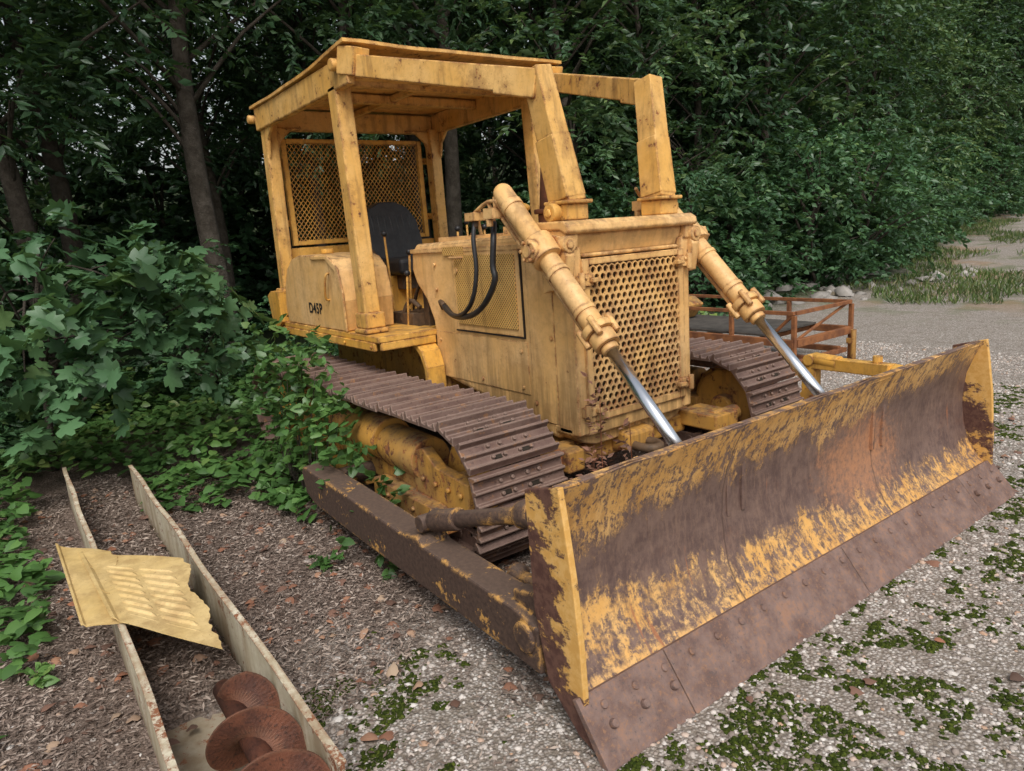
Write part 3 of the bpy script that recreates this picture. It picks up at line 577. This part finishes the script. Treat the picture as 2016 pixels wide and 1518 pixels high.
def panel(name,c,ribs,lab):
    A,B_,C_,D=[Vector(v) for v in c]; nu,nv=120,24; V=[];F=[]
    for i in range(nu+1):
        for j in range(nv+1):
            u=i/nu;v=j/nv; pnt=A.lerp(B_,u).lerp(D.lerp(C_,u),v)
            z=.008*noise.noise(Vector((u*2,v*2,2)))
            if ribs and .2<u<.88 and (.22<v<.5 or .56<v<.84): z+=.009*max(0,math.sin(u*72))
            if v>.9 : pnt+=Vector((.03*noise.noise(Vector((u*3,5,0))),.04*noise.noise(Vector((u*4,1,0)))*(v-.9)/.1+.012*noise.noise(Vector((u*23,1,0)))*(v-.9)/.1,0))
            if v<.06: z+=.012
            V.append(pnt+Vector((0,0,z)))
    for i in range(nu):
        for j in range(nv):
            if ribs and (i in (30,31,75,76)) and j in (1,2): continue
            o=i*(nv+1)+j; F.append((o,o+nv+1,o+nv+2,o+1))
    b=MB(); b.add(V,F,0,False); o=b.out(name,M_PANEL,None,0,solid=.004); o['label']=lab; o['category']='sheet metal'; return o
panel('louvred_sheet_metal',[(-.20,-2.84,.325),(.66,-2.80,.325),(1.12,-2.50,.285),(.22,-2.46,.315)],True,'loose yellow louvred sheet of metal lying across the trough')
panel('flat_sheet_metal',[(-.32,-2.92,.350),(.60,-2.90,.305),(.72,-2.70,.310),(-.12,-2.72,.322)],False,'flat yellow metal strip under the louvred sheet')
# ================================================================ TRAILER
TL=empty('utility_trailer',(-.5,4.2,0),'low rusty orange steel trailer frame parked behind the bulldozer','trailer')
b=MB()
x0,x1,y0,y1=-4.4,-.5,3.72,4.85
for y in (y0,y1): b.box((x0,y-.03,.30),(x1,y+.03,.38)); b.box((x0,y-.02,.64),(x1,y+.02,.68))
for x in (x0,x1): b.box((x-.03,y0+.031,.30),(x+.03,y1-.031,.38)); b.box((x-.02,y0+.021,.64),(x+.02,y1-.021,.68))
for x in np.linspace(x0+.5,x1-.5,5): b.box((x-.02,y0+.031,.31),(x+.02,y1-.031,.36))
b.beam((x1,y0,.66),(x1-.35,y0+.02,.34),.03,.03); b.beam((x1-.02,y0+.05,.36),(x1-.02,y1-.05,.65),.025,.025)
b.box((x0,y0+.2,.12),(x1,y0+.26,.18)); b.box((x0,y1-.26,.12),(x1,y1-.2,.18)); b.box((x1-.04,y0+.1,.1),(x1+.02,y1-.1,.15))
chpar(b.out('frame',M_RUSTO,None,.004),TL)
for x in np.linspace(x0,x1,6):
    for y in (y0,y1): b=MB(); b.box((x-.022,y-.022,.0 if x in(x0,x1) else .38),(x+.022,y+.022,.635)); chpar(b.out('post',M_RUSTO,None,.003),TL)
b=MB(); b.box((x0+.1,y0+.04,.385),(x1-.4,y1-.04,.41)); chpar(b.out('deck',M_DECK,None,.003),TL)
b=MB(); b.cyl((x1+.09,y1-.1,0),(x1+.09,y1-.1,.36),.03,n=14); b.box((x1+.02,y1-.13,.2),(x1+.08,y1-.07,.26)); chpar(b.out('jack_leg',Y_DIRT,None,.002),TL)
b=MB(); b.prism([(-3.4,.415),(-2.5,.415),(-2.35,.6),(-2.5,.70),(-2.9,.74),(-3.3,.68)],4.0,4.6); 
o=b.out('machine_cover',Y_DIRT,None,.03); o['label']='dirty yellow machine cover resting on the trailer'; o['category']='metal part'
# ================================================================ TERRAIN
def axis(lo,hi,n):
    t_=np.linspace(-1,1,n); g=np.sinh(t_*4)/np.sinh(4); return np.where(g<0,-g*lo,g*hi)
gx=axis(-160,120,150); gy=axis(-120,200,150)
def sstep(a,b,x): t_=min(max((x-a)/(b-a),0),1); return t_*t_*(3-2*t_)
def edge_x(y): return -.29*(max(0,min(y,26)-13))
def gh(x,y):
    h=.02*noise.noise(Vector((x*.7,y*.7,0)))*sstep(2.5,5,abs(x)+abs(y)*.4)
    e=-4.6+edge_x(y)
    h+=.6*sstep(e+1.4,e-4,x)*sstep(4,9,y)+5.5*sstep(-18,-36,x)*1.0+.8*sstep(11,30,y)+.12*abs(noise.noise(Vector((x*1.2,y*1.2,3))))*sstep(8,11,y)*sstep(-1.5,-3.5,x)  # includes a hill added far behind the woods to block light from the horizon
    return h
V=[(x,y,gh(x,y)) for x in gx for y in gy]; k=len(gy)
F=[(i*k+j,(i+1)*k+j,(i+1)*k+j+1,i*k+j+1) for i in range(len(gx)-1) for j in range(k-1)]
b=MB(); b.add(V,F,0,True); g=b.out('ground',M_GROUND,None,0); g['kind']='structure'
# ================================================================ FOLIAGE
def fast(name,V,F,rnd,mat,link=True,smooth=False):
    me=bpy.data.meshes.new(name); V=np.ascontiguousarray(V,dtype=np.float32); F=np.ascontiguousarray(F,dtype=np.int32)
    me.vertices.add(len(V)); me.vertices.foreach_set('co',V.ravel()); m,kk=F.shape
    me.loops.add(m*kk); me.loops.foreach_set('vertex_index',F.ravel()); me.polygons.add(m); me.polygons.foreach_set('loop_start',np.arange(0,m*kk,kk,dtype=np.int32))
    me.update(calc_edges=True); a=me.attributes.new('rnd','FLOAT','POINT'); a.data.foreach_set('value',np.ascontiguousarray(rnd,dtype=np.float32))
    me.materials.append(mat)
    if smooth: me.polygons.foreach_set('use_smooth',np.ones(m,dtype=bool))
    if not link: return me
    o=bpy.data.objects.new(name,me); COL.objects.link(o); return o
T_S=(np.array([(0,0,0),(-.20,.42,.05),(0,1,-.10),(.20,.42,.05)]),np.array([(0,2,1),(0,3,2)]))
T_W=(np.array([(0,0,0),(-.30,.40,.06),(0,1,-.12),(.30,.40,.06)]),np.array([(0,2,1),(0,3,2)]))
def fan(pts,zc=.05,dz=-.04):
    n=len(pts); v=[(0,.35,zc)]+[(x,y,dz*(x*x+y*y)**.5*2) for x,y in pts]
    return np.array(v),np.array([(0,i+1,(i+1)%n+1) for i in range(n)])
T_LOBE=fan([(0,.02),(.22,-.14),(.46,.0),(.62,.18),(.42,.30),(.62,.58),(.52,.72),(.26,.62),(.14,.86),(0,1.0),(-.14,.86),(-.26,.62),(-.52,.72),(-.62,.58),(-.42,.30),(-.62,.18),(-.46,.0),(-.22,-.14)])
T_HEART=fan([(0,0),(.28,-.08),(.42,.2),(.28,.6),(0,.98),(-.28,.6),(-.42,.2),(-.28,-.08)])
def leaves(rng,P,D,S,tm,upb=.9,jit=.6,rnd=None):
    n=len(P); D=D/np.linalg.norm(D,axis=1,keepdims=True)
    U=np.array([0,0,upb])+rng.normal(0,jit,(n,3)); U-=D*(U*D).sum(1,keepdims=True); U/=np.linalg.norm(U,axis=1,keepdims=True)+1e-6
    Sd=np.cross(D,U); tv,tf=tm; S=np.asarray(S).reshape(-1,1,1)
    V=P[:,None,:]+S*(tv[None,:,0,None]*Sd[:,None,:]+tv[None,:,1,None]*D[:,None,:]+tv[None,:,2,None]*U[:,None,:])
    F=tf[None]+(np.arange(n)*len(tv))[:,None,None]
    if rnd is None: rnd=rng.random(n)
    return V.reshape(-1,3),F.reshape(-1,3),np.repeat(rnd,len(tv))
def sprays(rng,C,OUT,per,nl,L,size,tm,spread=.35,droop=.35,tone=None):
    n=len(C)*per; c=np.repeat(C,per,0)+rng.normal(0,spread,(n,3)); o=np.repeat(OUT,per,0)+rng.normal(0,.55,(n,3)); o/=np.linalg.norm(o,axis=1,keepdims=True)
    tt=rng.random((n,nl,1)); P=c[:,None]+o[:,None]*tt*L; P[...,2]-=(tt[...,0]**2)*L*droop
    sd=np.cross(o,[0,0,1.]); sd/=np.linalg.norm(sd,axis=1,keepdims=True)+1e-6
    sg=np.where(np.arange(nl)%2,1,-1)[None,:,None]
    D=o[:,None]*.7+sd[:,None]*sg*.8+rng.normal(0,.25,(n,nl,3)); D[...,2]-=.25
    tn=np.repeat(tone if tone is not None else rng.random(len(C)),per)[:,None]*.62+rng.random((n,nl))*.38
    return leaves(rng,P.reshape(-1,3),D.reshape(-1,3),size*(.6+.7*rng.random(n*nl)),tm,rnd=tn.ravel())
def tree_mesh(seed,zlo,ztop,R,ncl,per,nl,size,tm=T_S,mat=None,trad=.11,spread=.27,L=.8):
    rng=np.random.default_rng(seed); C=[];O=[]
    lean=rng.normal(0,.35,2)
    for i in range(ncl):
        z=zlo+(ztop-zlo)*rng.random()**.9; f=(z-zlo)/(ztop-zlo); Rz=R*(.75+.35*math.sin(math.pi*min(1,f*1.1)))*(1-.4*max(0,f-.7)/.3)
        a=rng.random()*6.283; rr=Rz*(rng.random()**.45)*(.75+.25*math.sin(3*a+seed))
        C.append((lean[0]*f+rr*math.cos(a),lean[1]*f+rr*math.sin(a),z)); O.append((math.cos(a),math.sin(a),.1))
    C=np.array(C);O=np.array(O)
    V,F,r=sprays(rng,C,O,per,nl,L,size,tm,spread=spread)
    cm=fast('crown',V,F,r,mat or L_TREE,False)
    b=MB(); pts=[]
    for k in range(7): f=k/6; pts.append((lean[0]*f+.12*math.sin(seed+k),lean[1]*f+.12*math.cos(seed*2+k),-.1+f*(ztop-.8)))
    b.tube(pts,trad,9,taper=.025)
    for c in C[::2]:
        zb=max(.4,c[2]-.5-abs(c[0])*.3-abs(c[1])*.3); f=min(1,zb/(ztop-.8)); q=Vector(pts[min(6,int(f*6))]).lerp(Vector(pts[min(6,int(f*6)+1)]),f*6-int(f*6)); 
        mid=q.lerp(Vector(c),.5)+Vector((0,0,.15)); b.tube([q,mid,c],.032,5,taper=.007,smooth=2)
    o=b.out('trunk',M_BARK,None,0); tmn=o.data; bpy.data.objects.remove(o)
    return cm,tmn
def plant(name,meshes,loc,rot,sc,label,cat,group):
    e=empty(name,loc,label,cat,group); e.rotation_euler=(0,0,rot); e.scale=(sc[0],sc[0],sc[1])
    for me,nm in zip(meshes,('crown','trunk')):
        o=bpy.data.objects.new(nm,me); COL.objects.link(o); o.parent=e
    return e
low=[tree_mesh(11+i,.5,8.2,2.3,74,8,25,(.15,.13,.18)[i],tm=(T_S,T_W,T_S)[i]) for i in range(3)]
high=[tree_mesh(31+i,3.3,8.8,2.3,60,8,25,.14,trad=.14) for i in range(2)]
bush=[tree_mesh(51+i,.2,2.6,1.25,42,6,22,(.13,.11,.12)[i],tm=(T_S,T_W,T_HEART)[i],mat=L_BUSH,trad=.035,L=.6) for i in range(3)]
rg=random.Random(5)
for row,dx in enumerate((0,-2.7,-5.6,-9.,-13)):
    y=-7.5+row*.9
    while y<50:
        ex=-6.2+edge_x(y)*1.03+dx+rg.uniform(-.6,.6)
        behind=-4.5<y<6.5 and row<3
        ms=rg.choice(high) if behind else rg.choice(low)
        s=rg.uniform(.9,1.2)*(1.15 if y>24 else 1)
        if not (row>=2 and y<1.5 and rg.random()<.62):
            plant('broadleaf_tree',ms,(ex,y,gh(ex,y)-.05),rg.uniform(0,6.28),(s,s*rg.uniform(.95,1.15)),'tall leafy green tree with slim dark trunk in the woods','tree','trees in the woods')
        y+=rg.uniform(2.1,2.9)*(1 if row<3 else 1.25)*(.8 if behind else 1)
y=4.6
while y<36:
    ex=-4.9+edge_x(y)+rg.uniform(-.5,.4); s=rg.uniform(.65,1.25)
    plant('shrub',rg.choice(bush),(ex,y,gh(ex,y)-.03),rg.uniform(0,6.28),(s,s),'dense green shrub at the foot of the trees','shrub','shrubs along the woods edge'); y+=rg.uniform(1.1,1.7)
for (x,y,s) in ((-4.6,-2.6,.7),(-5.0,-1.0,.6),(-4.9,.8,.5),(-4.4,-4.0,.8),(-5.4,2.6,.55),(-3.6,-3.4,.5),(-13,-5,1.5),(-13.5,-2.6,1.6),(-13,0,1.5),(-14,2.5,1.6),(-14,5,1.5),(-15,-7.5,1.7)):
    plant('shrub',rg.choice(bush),(x,y,0),rg.uniform(0,6.28),(s,s),'dark green shrub in the shade behind the bulldozer','shrub','shrubs behind the bulldozer')
rng=np.random.default_rng(8)
tips=[(-2.3,-1.75,1.62),(-2.1,-1.60,1.42),(-2.2,-2.0,1.30),(-2.3,-2.2,1.62),(-2.4,-2.5,1.55),(-2.2,-2.6,1.2),(-2.0,-2.3,1.0),(-2.4,-2.9,1.45),(-2.3,-3.1,1.15),(-2.6,-3.0,1.8),(-2.2,-1.9,.95),(-2.1,-2.8,.85),(-2.7,-2.5,1.9),(-3.0,-2.0,1.7),(-2.6,-1.8,1.1),(-2.4,-3.3,.8),(-2.8,-2.9,.6),(-2.0,-3.0,1.3),(-1.9,-2.75,1.6),(-2.1,-2.1,1.5)]
C=np.array(tips); O=np.tile(np.array([.5,.4,-.1]),(len(C),1)); O[:,1]=np.where(C[:,1]>-2.3,.6,-.1)
V,F,r=sprays(rng,C,O,5,9,.42,.125,T_LOBE,spread=.13,droop=.3)
SAP=empty('sapling',(-3.3,-2.8,0),'leafy sapling with broad lobed leaves reaching toward the bulldozer','sapling')
o=fast('crown',V,F,r,L_SAP); chpar(o,SAP)
b=MB(); b.tube([(-3.3,-2.8,-.05),(-3.2,-2.75,.7),(-3.0,-2.7,1.3),(-2.8,-2.6,1.9)],.03,8,taper=.012)
for i,c in enumerate(tips): q=Vector((-3.2,-2.75,.5+.06*i)); b.tube([q,q.lerp(Vector(c),.5)+Vector((0,0,.12)),c],.012,6,taper=.004)
chpar(b.out('trunk',M_BARK,None,0),SAP)
def scatter(n,region,rng,x0,x1,y0,y1):
    P=np.column_stack([rng.uniform(x0,x1,n),rng.uniform(y0,y1,n)]); return P[np.array([region(a,c) for a,c in P])]
def nz(x,y,s,o=0): return noise.noise(Vector((x*s,y*s,o)))
def ivy(x,y):
    w=.45*nz(x,y,1.1)+.2*nz(x,y,4)
    if x<-2.5+w and y<6: return True
    if y<-2.96+w*.4 and x<.3+w*1.5: return True
    if -2.36+w*.3<y<-1.25 and x<-.85+w-.6*max(0,-1.6-y): return True
    return False
P=scatter(42000,ivy,rng,-7,.8,-4.5,5.5); 
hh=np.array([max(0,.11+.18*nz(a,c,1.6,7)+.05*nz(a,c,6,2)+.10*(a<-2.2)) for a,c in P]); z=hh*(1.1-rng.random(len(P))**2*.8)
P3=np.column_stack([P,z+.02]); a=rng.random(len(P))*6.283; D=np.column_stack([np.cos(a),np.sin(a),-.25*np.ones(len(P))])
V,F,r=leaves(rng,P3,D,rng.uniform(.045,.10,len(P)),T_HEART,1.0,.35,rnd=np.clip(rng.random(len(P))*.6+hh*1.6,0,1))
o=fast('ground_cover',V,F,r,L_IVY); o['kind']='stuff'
cl=[(-1.55,-1.42,.3),(-1.45,-1.45,.55),(-1.3,-1.42,.75),(-1.15,-1.40,.90),(-1.0,-1.42,.72),(-.9,-1.42,.5),(-.75,-1.42,.62),(-1.2,-1.45,.4),(-.6,-1.44,.35),(-1.5,-1.42,.9),(-.55,-1.44,.72),(-1.0,-1.46,.2),(-.2,-1.43,.22),(.05,-1.42,.15),(-1.35,-1.35,1.02),(-.4,-1.42,.5),(-1.4,-1.38,.2),(-1.25,-1.42,.6),(-1.1,-1.42,.3),(-.8,-1.42,.25),(-.95,-1.4,.82),(-.7,-1.42,.45),(-1.6,-1.4,.7),(-.15,-1.4,.45),(.15,-1.42,.3),(-.3,-1.42,.62),(-.5,-1.42,.2),(.3,-1.44,.12),(-.65,-1.38,.92),(-.35,-1.38,.80),(-.9,-1.36,1.0)]
C=np.array(cl); V,F,r=sprays(rng,C,np.tile([.2,-.3,.25],(len(C),1)),6,10,.22,.060,T_HEART,spread=.08,droop=.2)
VN=empty('vine',(-1.1,-1.45,0),'green vine climbing over the rusty crawler track','vine'); chpar(fast('vine_leaves',V,F,r,L_IVY),VN)
b=MB()
for c in cl: b.tube([(c[0]*.6-.45,-1.44,0),(c[0]*.8-.2,-1.45,c[2]*.5),c],.005,5,taper=.002)
chpar(b.out('stem',M_BARK,None,0),VN)
C=np.array([(1.25,-.62,.35),(1.2,-.7,.5),(1.3,-.55,.6),(1.15,-.6,.7)]); V,F,r=sprays(rng,C,np.tile([0,0,1.],(4,1)),4,10,.2,.05,T_S,spread=.05,droop=.1)
DW=empty('dead_weed',(1.25,-.62,0),'dried reddish brown weed growing in front of the engine','weed'); chpar(fast('dry_leaves',V,F,np.clip(r*.5+.3,0,1),L_DEAD),DW)
b=MB()
for c in C: b.tube([(1.25,-.62,0),(c[0],c[1],c[2]*.6),tuple(c+np.array([0,0,.15]))],.005,5,taper=.002)
chpar(b.out('stem',M_RUST,None,0),DW)
for i,(x,y) in enumerate([(.35,-3.1),(2.9,.3),(.2,-1.78),(.7,-3.3)]):
    C=np.array([(x,y,.04)]); V,F,r=sprays(rng,C,np.array([[0,0,.6]]),6,7,.10,.045,T_HEART,spread=.01)
    o=fast('weed',V,F,r,L_IVY); o['label']='small green weed growing out of the gravel'; o['category']='weed'; o['group']='weeds in the gravel'
def grassreg(x,y):
    if ((x+1.9)/1.5)**2+((y-12.2)/2.4)**2<1+1.2*nz(x,y,1.5): return True
    return nz(x,y,.5,3)>.0 and x>-4.3+edge_x(y) and y>11
P=scatter(42000,grassreg,rng,-9,1.0,9.0,28)
V,F,r=leaves(rng,np.column_stack([P,np.array([gh(a,c) for a,c in P])]),np.column_stack([rng.normal(0,.45,len(P)),rng.normal(0,.45,len(P)),np.ones(len(P))]),rng.uniform(.06,.20,len(P)),(T_S[0]*np.array([.35,1,1]),T_S[1]),0,1)
o=fast('grass',V,F,r,L_GRASS); o['kind']='stuff'
# ================================================================ pebbles, moss, litter
OCT=np.array([(1,0,0),(0,1,0),(-1,0,0),(0,-1,0),(0,0,1),(.7,.7,.55),(-.7,.7,.55),(-.7,-.7,.55),(.7,-.7,.55)],float)
OF=np.array([(0,1,5),(1,2,6),(2,3,7),(3,0,8),(0,5,4),(5,1,4),(1,6,4),(6,2,4),(2,7,4),(7,3,4),(3,8,4),(8,0,4)])
def blobs(rng,P,S,flat,tone):
    n=len(P); sc=S[:,None,None]*rng.uniform(.65,1.3,(n,1,3))*np.array([1,1,flat]); a=rng.random(n)*6.283
    v=OCT[None]*sc*(1+rng.uniform(-.22,.22,(n,9,1))); c,s=np.cos(a)[:,None],np.sin(a)[:,None]
    x=v[...,0]*c-v[...,1]*s; y=v[...,0]*s+v[...,1]*c
    V=np.stack([x,y,v[...,2]],-1)+P[:,None,:]; F=OF[None]+(np.arange(n)*9)[:,None,None]
    return V.reshape(-1,3),F.reshape(-1,3),np.repeat(tone,9)
def gravel(x,y):
    if -2.8<y<-2.38 and x<2: return False
    w=1.2*nz(x,y,.8,4)
    if y<-2.8: return x>1.9+w*.5 or random.random()<.12
    pr=1 if (x+w>1.2 or y>1.2) else .10
    return random.random()<pr*(.35+.65*(nz(x,y,2.2,9)>-.12))
P=scatter(80000,gravel,rng,-1,4.3,-3.6,6); S=rng.gamma(3,.0017,len(P))+.002
V,F,r=blobs(rng,np.column_stack([P,np.zeros(len(P))]),S,.7,rng.random(len(P))); o=fast('pebbles',V,F,r,M_PEB); o['kind']='stuff'
def mossr(x,y): 
    v=nz(x,y,1.3,11)*.5+nz(x,y,4.5,12)*.55+nz(x,y,14,13)*.5+nz(x,y,40,14)*.25
    th=.02 if x>2.28 else .10
    if x<1.2 and y<0: th=.6
    return v>th and not(x<2.25 and -1.66<y<1.7) 
P=scatter(240000,mossr,rng,.8,4.3,-2.3,4.5)
V,F,r=blobs(rng,np.column_stack([P,-.001*np.ones(len(P))]),rng.uniform(.004,.011,len(P)),.85,rng.random(len(P))); o=fast('moss',V,F,r,M_MOSS); o['kind']='stuff'
def litreg(x,y): 
    return (x+.8*nz(x,y,1)<1.5 and y<-.9) or random.random()<.10
P=scatter(3800,litreg,rng,-2.2,4.2,-3.8,3.5); inT=(P[:,1]>-2.75)&(P[:,1]<-2.42)&(P[:,0]<1.2)
keep=~((P[:,1]>-2.80)&(P[:,1]<-2.38)&~inT); P=P[keep]; inT=inT[keep]
z=.008+.012*rng.random(len(P))+np.where(inT,.055,0); a=rng.random(len(P))*6.283
V,F,r=leaves(rng,np.column_stack([P,z]),np.column_stack([np.cos(a),np.sin(a),rng.normal(0,.15,len(P))]),rng.uniform(.018,.07,len(P)),(T_HEART[0]*np.array([1,1,2.8]),T_HEART[1]),1,.25); o=fast('dead_leaves',V,F,r,L_DEAD); o['kind']='stuff'
P=scatter(90000,litreg,rng,-2.5,2.2,-3.8,-.9); inT=(P[:,1]>-2.75)&(P[:,1]<-2.42)&(P[:,0]<1.1); keep=~((P[:,1]>-2.80)&(P[:,1]<-2.38)&~inT); P=P[keep]; inT=inT[keep]
z=.004+.014*rng.random(len(P))+np.where(inT,.045+.02*rng.random(len(P)),0); a=rng.random(len(P))*6.283
V,F,r=leaves(rng,np.column_stack([P,z]),np.column_stack([np.cos(a),np.sin(a),rng.normal(0,.25,len(P))]),rng.uniform(.010,.042,len(P)),(T_S[0]*np.array([.6,1,1]),T_S[1]),1,.5); o=fast('leaf_litter',V,F,r,L_CHIP); o['kind']='stuff'
b=MB(); V=[];F=[]
for i in range(61):
    for j in range(9):
        x=-1.9+i*.052; y=-2.750+j*.0425; V.append((x,y,.045+.018*nz(x,y,6)+.01*nz(x,y,20)-.04*sstep(.95,1.2,x)))
for i in range(60):
    for j in range(8): o_=i*9+j; F.append((o_,o_+9,o_+10,o_+1))
b.add(V,F,0,True); o=b.out('trough_debris',M_GROUND,None,0); o['kind']='stuff'
for k,pts in enumerate([[(2.9,.2,.02),(3.1,.0,.03),(3.2,-.35,.02),(3.45,-.6,.02)],[(2.6,1.6,.02),(2.9,1.5,.02),(3.2,1.62,.03),(3.35,1.5,.02)],[(2.45,2.6,.02),(2.6,2.3,.03),(2.95,2.2,.02)]]):
    b=MB(); b.tube(pts,.007,6,taper=.002); q=Vector(pts[1]); b.tube([q,q+Vector((.1,.08,.01)),q+Vector((.18,.2,.0))],.004,5,taper=.0015)
    o=b.out('fallen_twig',M_BARK,None,0); o['label']='thin dry twig lying on the mossy gravel'; o['category']='twig'; o['group']='twigs on the gravel'
for i in range(64):
    x=rng.uniform(-5.0,-2.9); y=rng.uniform(8.4,14.5)
    V,F,r=blobs(rng,np.array([[x,y,gh(x,y)]]),np.array([rng.uniform(.05,.22)]),.8,np.array([rng.random()])); o=fast('rock',V,F,r,M_ROCK); o['label']='grey rock at the edge of the gravel lane'; o['category']='rock'; o['group']='rocks by the lane'
# ================================================================ light, world, camera
w=bpy.data.worlds.new("World"); SC.world=w; w.use_nodes=True; nt=w.node_tree; nt.nodes.clear()
sky=nt.nodes.new('ShaderNodeTexSky'); sky.sky_type='NISHITA'; sky.sun_disc=False; sky.sun_elevation=math.radians(52); sky.sun_rotation=math.radians(120); sky.air_density=1.4; sky.dust_density=4
hs=nt.nodes.new('ShaderNodeHueSaturation'); hs.inputs['Saturation'].default_value=.35
bg=nt.nodes.new('ShaderNodeBackground'); bg.inputs[1].default_value=.15; wo=nt.nodes.new('ShaderNodeOutputWorld')
nt.links.new(sky.outputs[0],hs.inputs['Color']); nt.links.new(hs.outputs[0],bg.inputs[0]); nt.links.new(bg.outputs[0],wo.inputs[0])
sd=bpy.data.lights.new('sun','SUN'); sd.energy=2.0; sd.angle=math.radians(25); sd.color=(1,.965,.92); so=bpy.data.objects.new('sun',sd); COL.objects.link(so)
el=math.radians(52); dv=Vector((math.sin(math.radians(120))*math.cos(el),math.cos(math.radians(120))*math.cos(el),math.sin(el))); so.rotation_euler=dv.to_track_quat('Z','Y').to_euler(); so.location=(5,-5,12)
C=Vector((3.67,-2.93,1.7)); p=math.radians(12.3); th=math.radians(144.5); r=math.radians(4.2)
F0=Vector((math.cos(th)*math.cos(p),math.sin(th)*math.cos(p),-math.sin(p))); R0=Vector((math.sin(th),-math.cos(th),0)); U0=R0.cross(F0)
R=R0*math.cos(r)-U0*math.sin(r); U=R0*math.sin(r)+U0*math.cos(r)
cd=bpy.data.cameras.new("camera"); cam=bpy.data.objects.new("camera",cd); COL.objects.link(cam)
cam.matrix_world=Matrix(((R.x,U.x,-F0.x,C.x),(R.y,U.y,-F0.y,C.y),(R.z,U.z,-F0.z,C.z),(0,0,0,1)))
cd.lens=24.64; cd.clip_end=500; cd.clip_start=.05; SC.camera=cam
SC.view_settings.view_transform='Standard'; SC.view_settings.look='None'; SC.view_settings.exposure=0
